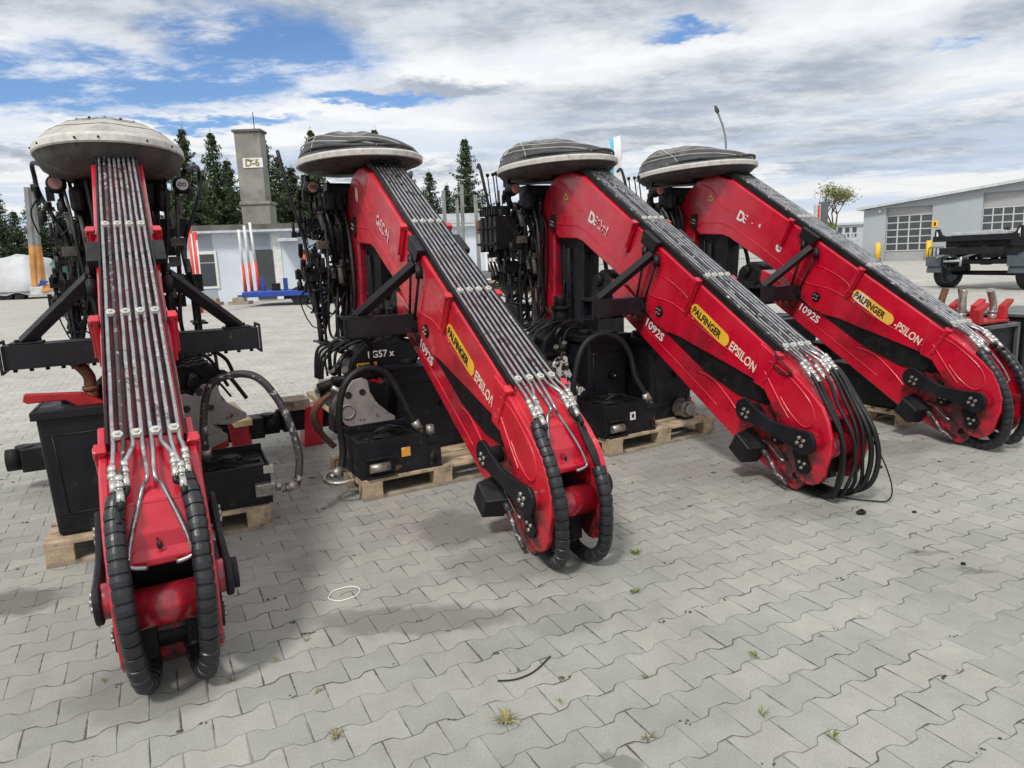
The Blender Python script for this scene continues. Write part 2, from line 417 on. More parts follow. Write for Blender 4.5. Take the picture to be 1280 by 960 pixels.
def ground_line(a, b, w=.12):
    A = ground(*a); B = ground(*b); d = (B - A); d.z = 0; d.normalize(); n = Vector((-d.y, d.x, 0)) * w / 2
    mb = MB(); z = Vector((0, 0, .004)); mb.add([A - n + z, B - n + z, B + n + z, A + n + z], [(0, 1, 2, 3)])
    struct(mb.build('painted_line', M['line']))
ground_line((330, 404), (650, 392), .10); ground_line((330, 422), (455, 416), .08); ground_line((1130, 352), (1185, 348), .2)
ground_line((1150, 380), (1280, 389), .12); ground_line((0, 392), (120, 389), .1)
ground_line((1010, 338), (1160, 333), .25)

# ------------------------------------------------------------------ the folded cranes
BA = math.atan2(1.415, 2.349)
D = Vector((math.cos(BA), 0, -math.sin(BA))); NN = Vector((math.sin(BA), 0, math.cos(BA)))
B0 = Vector((-2.5, 0, 2.30))
def bp(s, y, h): return B0 + D * s + NN * h + Vector((0, y, 0))
MB_ROT = Matrix((D, Vector((0, 1, 0)), NN)).transposed()
CACHE = {}
def part(root, name, fn, mats, bevel=0, key=None, seg=2, vary=False):
    """fn() returns an MB; the mesh is shared between the four cranes unless vary"""
    k = key or name
    if vary or k not in CACHE:
        me = fn().mesh(name, mats)
        if not vary: CACHE[k] = me
    else: me = CACHE[k]
    return link(name, me, root, bevel, seg)

def arc(cx, cz, r, a0, a1, n):
    return [(cx + r * math.cos(R(a0 + (a1 - a0) * i / n)), cz + r * math.sin(R(a0 + (a1 - a0) * i / n))) for i in range(n + 1)]

MAIN = [(-3.27, 2.08), (-3.20, 2.22), (-3.02, 2.345), (-2.85, 2.37), (-2.70, 2.365), (-2.5, 2.30), (-.16, .890), (-.04, .815), (.06, .73), (.05, .60), (-.05, .50), (-.15, .62), (-.26, .675), (-.60, .775),
        (-.95, .875), (-1.15, .935), (-1.32, .965), (-1.46, 1.02), (-1.60, 1.12), (-1.75, 1.27), (-1.92, 1.39), (-2.10, 1.49), (-2.29, 1.585), (-2.42, 1.655), (-2.52, 1.71), (-2.63, 1.745), (-2.80, 1.755), (-2.97, 1.765), (-3.10, 1.87), (-3.2, 1.97)]
TIP = [(-.30, .972), (-.16, .898), (.016, .775), (.12, .70), (.205, .622), (.255, .53), (.285, .435), (.280, .33), (.255, .25)] + arc(.12, .235, .13, 0, -150, 8) + [(-.04, .26), (-.09, .38), (-.16, .52), (-.26, .665), (-.36, .70)]
LOW = [(-2.10, 1.375), (-1.95, 1.325), (-1.27, .945), (-.88, .725), (-.60, .60), (-.42, .57), (-.25, .56), (-.05, .40), (.06, .20), (.04, .07), (-.016, .018), (-.06, .022), (-.518, .215), (-1.97, 1.075), (-2.12, 1.18)]

def p_main():
    m_ = MB(); m_.prism(MAIN, -.152, .152); return m_
def p_tip(s):
    def f():
        m_ = MB(); m_.prism(TIP, s * .148, s * .178); return m_
    return f
def p_low():
    m_ = MB(); m_.prism(LOW, -.125, .125); return m_
def collar(s, y):
    def f():
        m_ = MB()
        if True:
            m_.box(bp(s, y * .166, -.115) , (.05, .026, .27), MB_ROT)
            m_.box(bp(s + .004, y * .183, -.10), (.022, .02, .20), MB_ROT)
            m_.box(bp(s, y * .168, .026), (.055, .046, .02), MB_ROT)
            m_.box(bp(s, y * .188, .006), (.03, .016, .05), MB_ROT)
        return m_
    return f
def rib(pts, y, r=.010):
    m_ = MB(); m_.tube([(p[0], y, p[1]) for p in spline([(q[0], 0, q[1]) for q in pts], 6) and [(v.x, v.z) for v in spline([(q[0], 0, q[1]) for q in pts], 6)]], r, 6); return m_

def zig_pipe(y0, y1, y2, j):
    """one long pipe on the boom: width spreads from top to the third collar"""
    pts = []
    S = [-.06, .93, 1.825, 2.70]
    Y = [y0, y0 + (y1 - y0) * .33, y0 + (y1 - y0) * .66, y1]
    for i in range(3):
        for k in range(6):
            t = k / 6; pts.append(bp(S[i] + (S[i + 1] - S[i]) * t, Y[i] + (Y[i + 1] - Y[i]) * t + random.uniform(-.0012, .0012), .052 + random.uniform(-.002, .002)))
    pts.append(bp(2.70, y1, .052))
    return pts

def guard_tube(path, r=.036, pitch=.050, groove=.82):
    """spiral hose guard: overlapping rings along the path"""
    P = spline(path, 10)
    # resample
    L = [0]
    for a, b in zip(P, P[1:]): L.append(L[-1] + (b - a).length)
    def pos(s):
        for i in range(len(P) - 1):
            if L[i + 1] >= s: return P[i].lerp(P[i + 1], (s - L[i]) / max(1e-6, L[i + 1] - L[i]))
        return P[-1]
    pts = []; rad = []; s = 0
    while s < L[-1]:
        w = pitch * random.uniform(.9, 1.1)
        for f, rr in ((0, groove), (.06, 1.0), (.5, 1.04), (.90, .98), (.93, groove), (.995, groove)):
            if s + f * w < L[-1]:
                pts.append(pos(s + f * w)); rad.append(r * rr * random.uniform(.985, 1.015))
        s += w
    m_ = MB(); m_.tube(pts, rad, 26, True, False)
    return m_

def text_mesh(txt, size, mats, bold=0.0, align='LEFT', spacing=1.0, extrude=.0012, sx=1.0):
    cu_ = bpy.data.curves.new('lettering', 'FONT'); cu_.body = txt; cu_.size = size; cu_.extrude = extrude; cu_.offset = bold
    cu_.space_character = spacing; cu_.align_x = align; cu_.resolution_u = 4
    o = bpy.data.objects.new('lettering', cu_); C.objects.link(o)
    dg = bpy.context.evaluated_depsgraph_get()
    me = bpy.data.meshes.new_from_object(o.evaluated_get(dg))
    bpy.data.objects.remove(o)
    me.materials.clear(); me.materials.append(mats)
    for v in me.vertices: v.co.x *= sx
    return me
def put_text(name, txt, size, ma, parent, loc, xdir, up, **kw):
    me = text_mesh(txt, size, ma, **kw)
    o = link(name, me, parent)
    x = Vector(xdir).normalized(); u = Vector(up); z = x.cross(u).normalized(); u = z.cross(x)
    mm = Matrix((x, u, z)).transposed().to_4x4(); mm.translation = Vector(loc)
    o.matrix_local = mm
    return o

CRANES = [(-1.4257, 2.6280, -1.09325), (.1950, 3.5663, -1.10486), (1.9567, 4.4128, -1.11476), (3.6252, 5.3234, -1.10366)]

def canopy(root, kind):
    cx, cy, zc, A, B = -3.2, -.04, 2.455, .80, (.495 if kind == 0 else .515)
    cv = random.Random(kind + 3)
    def base(t, r, z):
        # slightly squared oval, tilted a touch
        ca, sa = math.cos(t), math.sin(t)
        k = 1.0
        return Vector((cx + A * r * ca, cy + B * r * sa, z + .012 * ca * (1 if kind == 3 else -1 if kind == 1 else 0) * r))
    n = 64; nr = 14
    def dome():
        m_ = MB(); vs = []
        for i in range(nr + 1):
            r = 1 - i / nr
            for k in range(n):
                t = 2 * math.pi * k / n
                h = (.225 if kind == 0 else .275) * (1 - r ** (2.1 if kind == 0 else 2.3)) ** (.82 if kind == 0 else .72)
                p = base(t, r * .985, zc + .035)
                p.x -= (.46 if kind else .15) * (1 - r)
                fold = 0
                if kind:    # sagging, creased cover
                    fold = -.032 * max(0, math.sin(3 * t + 1.2 * kind + 2.4 * r)) * math.sin(math.pi * min(1, (1 - r) * 1.3)) * (1.0 if kind == 1 else .75)
                    fold += -.028 * max(0, math.cos(t - .4)) * math.sin(math.pi * min(1, (1 - r) * 1.6))
                    fold += .010 * math.sin(11 * t + 9 * r + kind) * (1 - r) * 2 * r
                else:
                    fold = .004 * math.cos(8 * t)
                p.z += h + fold
                vs.append(p)
        fs = []; sm = []
        for i in range(nr):
            for k in range(n):
                k2 = (k + 1) % n; fs.append((i * n + k, i * n + k2, (i + 1) * n + k2, (i + 1) * n + k))
        m_.add(vs, fs, True)
        if kind:
            for i in range(nr):
                for k in range(n):
                    t = 2 * math.pi * (k + .5) / n; t = (t + math.pi) % (2 * math.pi) - math.pi
                    if i < (3 + 2.6 * math.sin(math.pi * (t + 2.2) / 3.6)) and -2.2 < t < 1.4: m_.mi[i * n + k] = 1
        return m_
    d = part(root, 'canopy', dome, [M['fab_light'], M['fab_light']] if kind == 0 else [M['fab_grey'], M['fab_dark']], key='canopy%d' % kind)
    def rimf():
        m_ = MB(); prof = [(1.0, -.020), (1.012, -.016), (1.014, .020), (1.005, .028), (.97, .04), (.97, -.02)] if kind else [(1.0, -.02), (1.012, -.01), (1.0, .03), (.985, .045), (.97, .05), (.97, -.02)]
        vs = []; fs = []; q = len(prof)
        for k in range(n):
            t = 2 * math.pi * k / n
            for r, z in prof: vs.append(base(t, r, zc + z))
        for k in range(n):
            k2 = (k + 1) % n
            for j in range(q):
                j2 = (j + 1) % q; fs.append((k * q + j, k2 * q + j, k2 * q + j2, k * q + j2))
        m_.add(vs, fs, False); return m_
    part(root, 'canopy_rim', rimf, M['rim'], key='canopy_rim%d' % kind)
    if kind:
        def foldf():
            m_ = MB()
            for q in range(2 if kind == 1 else 1):
                pts = []; rad = []; ta = cv.uniform(-2.2, -1.5); tb_ = cv.uniform(.6, 1.4)
                for i in range(41):
                    t = ta + (tb_ - ta) * i / 40; f = math.sin(math.pi * i / 40)
                    r = .955 - .045 * q + .012 * math.sin(5 * t + 2 * q)
                    p = base(t, r, zc + .045 + .016 * q + .010 * math.sin(4 * t + 2.4 * q)); p.z += .030 * f; pts.append(p); rad.append(.003 + .010 * f ** .6 + .002 * math.sin(6 * t + q))
                m_.tube(pts, rad, 8)
            return m_
        part(root, 'canopy_fold', foldf, M['fab_dark'], key='fold%d' % kind)
    def skirtf():
        m_ = MB(); prof = [(.985, -.02), (.95, -.07), (.90, -.115), (.80, -.150), (.6, -.165), (.3, -.15), (.02, -.14)]
        vs = []; fs = []
        for r, z in prof:
            for k in range(n):
                t = 2 * math.pi * k / n
                dz = .012 * math.sin(9 * t + kind) * (1 - r) + .02 * math.sin(4 * t + 1 + kind) * (1 - r)
                vs.append(base(t, r, zc + z * (1.0 if kind == 0 else .62 if kind > 1 else .35) + dz))
        for i in range(len(prof) - 1):
            for k in range(n):
                k2 = (k + 1) % n; fs.append((i * n + k, (i + 1) * n + k, (i + 1) * n + k2, i * n + k2))
        m_.add(vs, fs, True); return m_
    part(root, 'canopy_skirt', skirtf, M['skirt'], key='canopy_skirt%d' % kind)
    # piping seams over the dome, rivets
    if kind:
        for q, (t0, t1, rm, lift) in enumerate([(-2.9, -.1, .90, .020), (-3.0, .4, .80, .024), (-2.5, -1.2, .45, .006)]):
            def seam(t0=t0, t1=t1, rm=rm, lift=lift):
                pts = []
                for i in range(25):
                    f = i / 24; t = t0 + (t1 - t0) * f; r = .985 - (.985 - rm) * math.sin(math.pi * f) ** .7
                    p = base(t, r * .985, zc + .035); p.x -= .46 * (1 - r); h = .275 * (1 - r ** 2.3) ** .72
                    fold = -.032 * max(0, math.sin(3 * t + 1.2 * kind + 2.4 * r)) * math.sin(math.pi * min(1, (1 - r) * 1.3)) * (1.0 if kind == 1 else .75)
                    fold += -.028 * max(0, math.cos(t - .4)) * math.sin(math.pi * min(1, (1 - r) * 1.6))
                    p.z += h + fold + lift * math.sin(math.pi * f) + .004; pts.append(p)
                return MB().tube(pts, .0055, 6)
            part(root, 'canopy_seam', seam, M['fab_light'], key='seam%d_%d' % (kind, q))
    else:
        def seams():
            m_ = MB()
            for rr in (.84, .66, .48):
                pts = []
                for i in range(33):
                    t = 2 * math.pi * i / 32
                    p = base(t, rr * .985, zc + .035); p.x -= .15 * (1 - rr); p.z += .225 * (1 - rr ** 2.1) ** .82 + .004 * math.cos(8 * t) + .001
                    pts.append(p)
                m_.tube(pts, .0028, 4)
            return m_
        part(root, 'canopy_seam', seams, M['fab_dark'], key='seam0')
    def rivets():
        m_ = MB()
        for k in range(13):
            t = 2 * math.pi * (k + cv.uniform(-.35, .35)) / 13
            m_.ball(base(t, 1.012, zc + .01), .008, 6)
        if kind == 0:
            for k in range(9):
                t = -1.6 + 3.2 * k / 8; rr = .50
                p = base(t, rr, zc + .035); p.x -= .15 * (1 - rr); p.z += .225 * (1 - rr ** 2.1) ** .82; m_.ball(p, .011, 6)
        return m_
    if kind == 0: part(root, 'canopy_rivets', rivets, M['dark'], key='rivets%d' % kind)

def build_crane(idx, label):
    ox, oy, th = CRANES[idx]
    rnd = random.Random(idx * 11 + 5)
    root = thing('folded_crane', label, 'crane', (ox, oy, 0), th, 'folded red loading cranes standing in a row')
    red = M['redfade'] if idx == 1 else M['red']
    main = part(root, 'main_boom', p_main, red, .014, key='main%s' % (idx == 1), seg=3)
    for s in (-1, 1): part(root, 'knuckle_plate', p_tip(s), red, .007, key='tip%d%s' % (s, idx == 1))
    part(root, 'outer_boom', p_low, M['red'], .014, seg=3)
    # cover between the plates and cross tube
    def cover():
        m_ = MB(); m_.prism([(-.12, .84), (.05, .735), (.115, .62), (.125, .56), (.155, .53), (.15, .50), (.09, .50), (.0, .60), (-.2, .78)], -.147, .147); return m_
    part(root, 'knuckle_cover', cover, M['red'], .008)
    def keyh():
        m_ = MB(); m_.tube([(.149, -.006, .57), (.140, -.006, .59), (.129, -.006, .6)], .004, 6); m_.ball((.143, 0, .575), .010, 8, (.5, 1, 1.6)); return m_
    part(root, 'cover_latch', keyh, M['ink'])
    part(root, 'cross_tube', lambda: MB().cyl((.135, -.147, .335), (.135, .147, .335), .078, 28), M['red'])
    def webs():
        m_ = MB(); m_.bb((-.12, -.12, .10), (.10, -.05, .30)); m_.bb((-.12, .05, .10), (.10, .12, .30)); m_.cyl((.02, -.12, .16), (.02, .12, .16), .05, 16)
        m_.bb((-.3, -.11, .3), (.0, .11, .5)); return m_
    part(root, 'knuckle_joint', webs, M['dark'], .006)
    for i, s in enumerate((.93, 1.825, 2.735)):
        for sd_ in (-1, 1): part(root, 'boom_collar', collar(s, sd_), red, .006, key='collar%d%d%s' % (i, sd_, idx == 1))
    # embossed edges on both flanks
    for s in (-1, 1):
        def ribs(s=s):
            m_ = MB(); y = s * .1515
            for P in ([(-3.18, 1.99), (-2.95, 1.90), (-2.60, 1.86), (-2.30, 1.72), (-1.95, 1.52), (-1.70, 1.36), (-1.50, 1.25), (-1.25, 1.20), (-.98, 1.08)],
                      [(-2.96, 2.30), (-2.80, 2.24), (-2.62, 2.05), (-2.52, 1.99)],
                      [(-1.42, 1.42), (-1.25, 1.36), (-1.08, 1.26), (-1.0, 1.16)],
                      [(-.98, 1.06), (-.22, .70)]):
                m_.tube([(v.x, y, v.z) for v in spline([(a, 0, b) for a, b in P], 5)], .0065, 6)
            y = s * .1785
            m_.tube([(v.x, y, v.z) for v in spline([(-.26, 0, .79), (-.12, 0, .60), (-.04, 0, .50)], 6)], .007, 6)
            m_.tube([(v.x, y, v.z) for v in spline([(-.22, 0, .86), (-.08, 0, .80), (.10, 0, .66), (.155, 0, .56), (.13, 0, .49), (.06, 0, .48), (-.04, 0, .55), (-.12, 0, .64)], 6)], .006, 6)
            y = s * .1255
            m_.tube([(v.x, y, v.z) for v in spline([(-1.9, 0, 1.14), (-1.0, 0, .61), (-.75, 0, .46)], 4)], .005, 6)
            m_.tube([(v.x, y, v.z) for v in spline([(-.98, 0, .69), (-.80, 0, .65), (-.62, 0, .52), (-.50, 0, .40)], 4)], .007, 6)
            return m_
        part(root, 'embossed_ribs', ribs, red, key='ribs%d%s' % (s, idx == 1))
    # boom cylinder in the gap
    def cyl():
        m_ = MB(); m_.cyl((-1.45, 0, 1.06), (-.75, 0, .79), .065, 16); m_.cyl((-.75, 0, .79), (-.35, 0, .57), .04, 14)
        m_.bb((-1.3, -.10, .86), (-1.1, .10, .98)); return m_
    part(root, 'boom_cylinder', cyl, M['dark'])
    part(root, 'dark_gap_filler', lambda: MB().prism([(-1.62, 1.14), (-1.40, 1.02), (-1.0, .905), (-.55, .775), (-.26, .69), (-.26, .55), (-.55, .575), (-.88, .70), (-1.27, .92), (-1.60, 1.08)], -.135, .135), M['dark'], .01)  # black filler added so the gap between the booms reads dark
    # links with studs
    for s in (-1, 1):
        a = (-.365, .50); b_ = (.125, .395)
        def lk(s=s):
            m_ = MB(); d = Vector((b_[0] - a[0], b_[1] - a[1])); 
            P = arc(a[0] - .01, a[1] + .01, .082, 70, 290, 10)
            Q = arc(b_[0], b_[1], .085, -125, 60, 10)
            mid1 = [(-.22, .408), (-.08, .375)]; mid2 = [(.03, .468), (-.14, .482), (-.26, .535)]
            m_.prism(P + mid1 + Q + mid2, s * .212, s * .240)
            return m_
        part(root, 'link_arm', lk, M['black'], .008, key='link%d' % s)
        def hub(s=s):
            m_ = MB(); m_.cyl((b_[0], s * .176, b_[1]), (b_[0], s * .214, b_[1]), .068, 24); return m_
        part(root, 'hub', hub, M['red'], .004, key='hub%d' % s)
        def pin(s=s):
            m_ = MB(); m_.cyl((a[0], s * .12, a[1]), (a[0], s * .21, a[1]), .05, 18)
            if s > 0: m_.cyl((b_[0], s * .235, b_[1]), (b_[0], s * .262, b_[1]), .062, 24)
            return m_
        part(root, 'link_pin', pin, M['dark'], .003, key='pin%d' % s)
        def cl(cx, cz, ys, rr=.028, nb=4, sz=.0125, ph=.4, s=s):
            m_ = MB()
            for k in range(nb):
                t = ph + 2 * math.pi * k / nb
                m_.cyl((cx + rr * math.cos(t), s * ys, cz + rr * math.sin(t)), (cx + rr * math.cos(t), s * (ys + .014), cz + rr * math.sin(t)), sz, 6)
            return m_
        for q, (args, poly, y0, y1) in enumerate([((a[0] + .01, a[1] - .008, .240), None, 0, 0), ((b_[0] - .012, b_[1], .240, .026), None, 0, 0),
                ((.09, .235, .192, .022, 3, .011), arc(.088, .218, .052, 180, 360, 8) + arc(.055, .30, .045, 0, 180, 8), .176, .194),
                ((-.165, .355, .150, .022, 3, .011), arc(-.165, .345, .05, 0, 360, 14)[:-1], .124, .152),
                ((-1.394, 1.126, .160, .022, 4, .009), arc(-1.394, 1.126, .045, 0, 360, 14)[:-1], .150, .162),
                ((-3.05, 1.911, .168, .024, 4, .010), arc(-3.05, 1.87, .046, 180, 360, 8) + arc(-3.05, 1.95, .046, 0, 180, 8), .150, .170),
                (None, arc(-.02, .12, .022, 0, 360, 12)[:-1], .124, .135)]):
            pp = root
            if poly: pp = part(root, 'pin_plate', lambda: MB().prism(poly, s * y0, s * y1), M['dark'], .003, key='pinplate%d%d' % (s, q))
            if args: part(pp, 'stud_bolts', lambda: cl(*args), M['bolt'], key='studs%d%d' % (s, q))
        def stop(s=s):
            m_ = MB(); a1 = s * .125; b1 = s * .255
            vs = [(-.53, a1, .235), (-.35, a1, .125), (-.25, a1, .26), (-.42, a1, .37), (-.50, b1, .215), (-.38, b1, .135), (-.31, b1, .25), (-.43, b1, .335)]
            m_.add(vs, [(0, 1, 2, 3), (7, 6, 5, 4), (0, 4, 5, 1), (1, 5, 6, 2), (2, 6, 7, 3), (3, 7, 4, 0)]); return m_
        part(root, 'rubber_stop', stop, M['black'], .008, key='stop%d' % s)
        # small hose on the outer boom
        def hs(s=s):
            m_ = MB(); y = s * .14
            m_.tube(spline([(-.33, y, .26), (-.24, y * 1.05, .20), (-.16, y * 1.1, .11), (-.06, y * 1.1, .045)], 5), .014, 8)
            m_.tube(spline([(-.30, y, .30), (-.22, y * 1.15, .29), (-.14, y * 1.1, .22), (-.10, y, .20)], 5), .008, 8)
            m_.cyl((-.30, y * 1.02, .245), (-.24, y * 1.05, .20), .021, 8)
            return m_
        part(root, 'flank_hose', hs, M['pipedark'], key='flankhose%d' % s)
    # pipes on the back of the boom
    ys = [-.098, -.070, -.042, -.014, .014, .042, .070, .098]
    for j, y in enumerate(ys):
        pts = zig_pipe(y, y * 1.22, 0, j)
        yc = y * 1.22
        if j in (3, 4) and idx != 2:
            sg = -1 if j == 3 else 1
            pts += spline([pts[-1], bp(2.80, yc, .045), bp(2.93, yc - sg * .004, .035), (.03, sg * .035, .775), (.12, sg * .085, .64), (.165, sg * .11, .545), (.175, sg * .10, .52), (.165, sg * .05, .505)], 4)[1:]
            en = None
        else:
            sg = -1 if j < 4 else 1
            tg = {0: -.128, 1: -.108, 2: -.086, 5: .086, 6: .108, 7: .130, 3: -.04, 4: .04}[j]
            ln = {0: .12, 1: .175, 2: .10, 5: .09, 6: .15, 7: .075, 3: .16, 4: .12}[j]
            pts += spline([pts[-1], bp(2.76, yc, .055), bp(2.72 + ln, (yc + tg) / 2, .062), bp(2.76 + ln, tg, .06)], 4)[1:]
            en = pts[-1]
        pm = M['pipedark'] if (idx == 0 and j in (1,)) or (idx == 2 and j in (0, 3)) else (M['steel'] if idx == 0 else M['steeldark'])
        part(root, 'hydraulic_pipe', lambda pts=pts: MB().tube(pts, .0088, 8), pm, key='pipe%d%s%s' % (j, idx == 2 and j in (3, 4), min(idx, 2)))
        if en is not None:
            def fit(en=en):
                m_ = MB(); d = (pts[-1] - pts[-3]).normalized()
                d = (D * .92 - NN * .2).normalized()
                a = Vector(en)
                m_.cyl(a - d * .005, a + d * .020, .0165, 6); m_.cyl(a + d * .020, a + d * .028, .0125, 10); m_.cyl(a + d * .028, a + d * .050, .0185, 6); m_.cyl(a + d * .050, a + d * .060, .013, 10); m_.cyl(a + d * .060, a + d * .112, .0150, 12)
                return m_
            part(root, 'hose_coupling', fit, M['chrome'], key='coup%d%s' % (j, idx == 2))
    def padrails(s):
        m_ = MB()
        if True:
            for k in range(24):
                s0 = -.1 + k * .118
                yy = .118 + .024 * max(0, s0) / 2.7
                m_.box(bp(s0 + .059, s * yy, .030), (.1185, .010, .046), MB_ROT)
        return m_
    part(root, 'boom_back', lambda: MB().box(bp(1.31, 0, .0045), (2.72, .235, .011), MB_ROT), M['dirtred'])
    for s in (-1, 1): part(root, 'pipe_rail', lambda: padrails(s), M['rubber'], key='rail_pad%d' % s)
    for i, s in enumerate((.93, 1.825, 2.70)):
        for k in range(4):
            y = (ys[2 * k] + ys[2 * k + 1]) / 2 * (1 + .22 * (i + 1) / 3)
            def cl(y=y, s=s):
                m_ = MB(); m_.tube([bp(s, y, .052), bp(s, y, .068)], [.024, .022], 6, True, False); m_.cyl(bp(s, y, .068), bp(s, y, .078), .008, 6)
                return m_
            part(root, 'pipe_clamp', cl, M['clamp'], key='clamp%d%d' % (i, k))
    def cap():
        m_ = MB(); m_.box(bp(-.12, 0, .03), (.10, .255, .075), MB_ROT); m_.box(bp(-.30, 0, .02), (.26, .24, .05), MB_ROT); return m_
    part(root, 'pipe_cover', cap, M['dark'], .006)
    # hoses over the knuckle
    if idx != 2:
        for s in (-1, 1):
            bottom = -.0
            endp = [(.02, s * .118, .80), (.125, s * .135, .71), (.235, s * .137, .565), (.30, s * .132, .40), (.305, s * .125, .24)]
            if s < 0: endp[0] = (.075, s * .122, .765)
            if s < 0: tail = [(.27, s * .115, .12), (.19, s * .10, .055), (.06, s * .085, .045), (-.03, s * .075, .11)]
            else: tail = [(.285, s * .118, .15), (.235, s * .10, .07), (.12, s * .08, .075), (.04, s * .07, .15)]
            if idx == 1 and s > 0:
                endp = [(.235, s * .137, .53), (.30, s * .132, .40), (.315, s * .125, .22)]
                tail = [(.29, s * .118, .11), (.215, s * .10, .05), (.10, s * .08, .06), (.02, s * .07, .15)]
            part(root, 'spiral_hose_guard', lambda endp=endp, tail=tail: guard_tube(endp + tail, .036), M['guard'], key='guard%d_%d' % (idx, s))
            for j, tg in enumerate((.128, .108, .086)):
                ln = (.12, .175, .10)[j] if s < 0 else (.075, .15, .09)[j]
                a = bp(2.76 + ln + .10, s * tg, .042)
                def h(a=a, s=s, j=j, e0=endp[0]):
                    if idx == 1 and s > 0:
                        P = [a, a + D * .05 - NN * .01, (.10, s * (.115 + .014 * j), .725 - .01 * j), (.20, s * (.12 + .012 * j), .60), (.245, s * .135, .50)]
                    else:
                        P = [a, a + D * .03 - NN * .008, (e0[0] + .03, e0[1] + (j - 1) * .012, e0[2] - .01 - .0 * j), (e0[0] + .10, e0[1], e0[2] - .07)]
                    return MB().tube(spline(P, 6), .0115, 8)
                part(root, 'hydraulic_hose', h, M['rubber'], key='h%d%d%d' % (idx, s, j))
    else:
        for j in range(8):
            sg = -1 if j < 4 else 1
            tg = {0: -.128, 1: -.108, 2: -.086, 5: .086, 6: .108, 7: .130, 3: -.04, 4: .04}[j]
            ln = {0: .11, 1: .145, 2: .09, 5: .10, 6: .135, 7: .10, 3: .16, 4: .12}[j]
            a = bp(2.76 + ln + .085, tg, .045); k = rnd.uniform(-.03, .03) + (.02 if j > 4 else 0)
            P = [a, a + D * .06 - NN * .008, (.20 + k * .3, tg * 1.02, .63), (.30 + k, tg * 1.0 + rnd.uniform(-.01, .01), .46), (.315 + k * 1.2, tg + rnd.uniform(-.02, .02), .28),
                 (.30 + k, tg * .9 + rnd.uniform(-.03, .03), .12), (.20 + rnd.uniform(-.02, .02), tg * .8 + rnd.uniform(-.03, .03), .03), (.05, tg * .6, .022), (-.06, tg * .6, .05)]
            part(root, 'hydraulic_hose', lambda P=P, j=j: MB().tube(spline(P, 7), .0115 if j not in (6, 7) else .0165, 8), M['rubber'], vary=True)
        part(root, 'loose_cable', lambda: MB().tube(spline([(.31, .13, .42), (.37, .17, .30), (.43, .20, .12), (.42, .19, .02), (.34, .12, .008), (.20, .02, .008), (.08, -.04, .02)], 8), .0048, 6), M['rubber'], vary=True)
        part(root, 'loose_cable', lambda: MB().tube(spline([(-.19, -.12, .945), (-.15, -.20, .92), (-.07, -.205, .86), (-.02, -.19, .80), (-.09, -.185, .79), (-.17, -.19, .85), (-.16, -.15, .93)], 6), .006, 6), M['rubber'], vary=True)
    # boom rest: cross bar, struts and saddle
    bx, bz = -1.665, 1.165
    def bar():
        m_ = MB(); w = .078; h = .066
        for s in (-1, 1):
            y0, y1 = s * .125, s * .66
            P = [(-w, -h), (-w, h), (w, h), (w, -h)]
            for (p, q) in zip(P, P[1:] + P[:1]):
                pass
            m_.bb((bx - w, min(y0, y1), bz + h - .008), (bx + w, max(y0, y1), bz + h)); m_.bb((bx - w, min(y0, y1), bz - h), (bx + w, max(y0, y1), bz - h + .008))
            m_.bb((bx - w, min(y0, y1), bz - h + .008), (bx - w + .008, max(y0, y1), bz + h - .008)); m_.bb((bx + w - .008, min(y0, y1), bz - h + .008), (bx + w, max(y0, y1), bz + h - .008))
            # flared end flange frame
            ye = s * .66; a0, a1 = min(ye, ye + s * .014), max(ye, ye + s * .014)
            W = .098; Hh = .088
            m_.bb((bx - W, a0, bz + Hh - .014), (bx + W, a1, bz + Hh)); m_.bb((bx - W, a0, bz - Hh), (bx + W, a1, bz - Hh + .014))
            m_.bb((bx - W, a0, bz - Hh + .014), (bx - W + .014, a1, bz + Hh - .014)); m_.bb((bx + W - .014, a0, bz - Hh + .014), (bx + W, a1, bz + Hh - .014))
            m_.bb((bx - w + .01, min(s * .60, s * .605), bz - h + .01), (bx + w - .01, max(s * .60, s * .605), bz + h - .01))
        m_.bb((bx - .10, -.20, bz - .03), (bx + .10, -.125, bz + .045)); m_.bb((bx - .10, .125, bz - .03), (bx + .10, .20, bz + .045))
        m_.bb((bx - .06, -.12, bz - .13), (bx + .02, .12, bz - .09))
        return m_
    part(root, 'cross_bar', bar, M['blackrust'], .004)
    def barbolts():
        m_ = MB()
        for s in (-1, 1):
            for k in range(6): m_.cyl((bx + .035, s * (.24 + .075 * k), bz - .084), (bx + .035, s * (.24 + .075 * k), bz - .064), .011, 6)
            for dx, dy in ((-.03, -.03), (.03, .03), (-.03, .05), (.03, -.05)): m_.cyl((bx + dx, s * .54 + dy, bz + .074), (bx + dx, s * .54 + dy, bz + .094), .011, 6)
        return m_
    part(root, 'bar_bolts', barbolts, M['dark'])
    for s in (-1, 1):
        def strut(s=s):
            m_ = MB(); m_.tube([(bx + .01, s * .56, bz + .07), (-1.44, s * .19, 1.575)], [.042, .042], 4, True, False)
            m_.box((bx + .005, s * .545, bz + .072), (.12, .16, .012)); return m_
        part(root, 'strut', strut, M['black'], .004, key='strut%d' % s)
        def rods(s=s):
            m_ = MB()
            for (x0, z0, x1) in ((-1.535, 1.615, -1.70), (-1.385, 1.54, -1.60)):
                m_.cyl((x0, s * .185, z0 - .02), (x1, s * .170, bz - .02), .0095, 8)
                m_.cyl((x0, s * .185, z0 - .06), (x0, s * .185, z0 + .02), .026, 10); m_.ball((x0, s * .185, z0 + .02), .024, 10, (1, 1, .6)); m_.cyl((x0, s * .185, z0 + .03), (x0, s * .185, z0 + .05), .009, 6)
            return m_
        part(root, 'clamp_rods', rods, M['dark'], key='rods%d' % s)
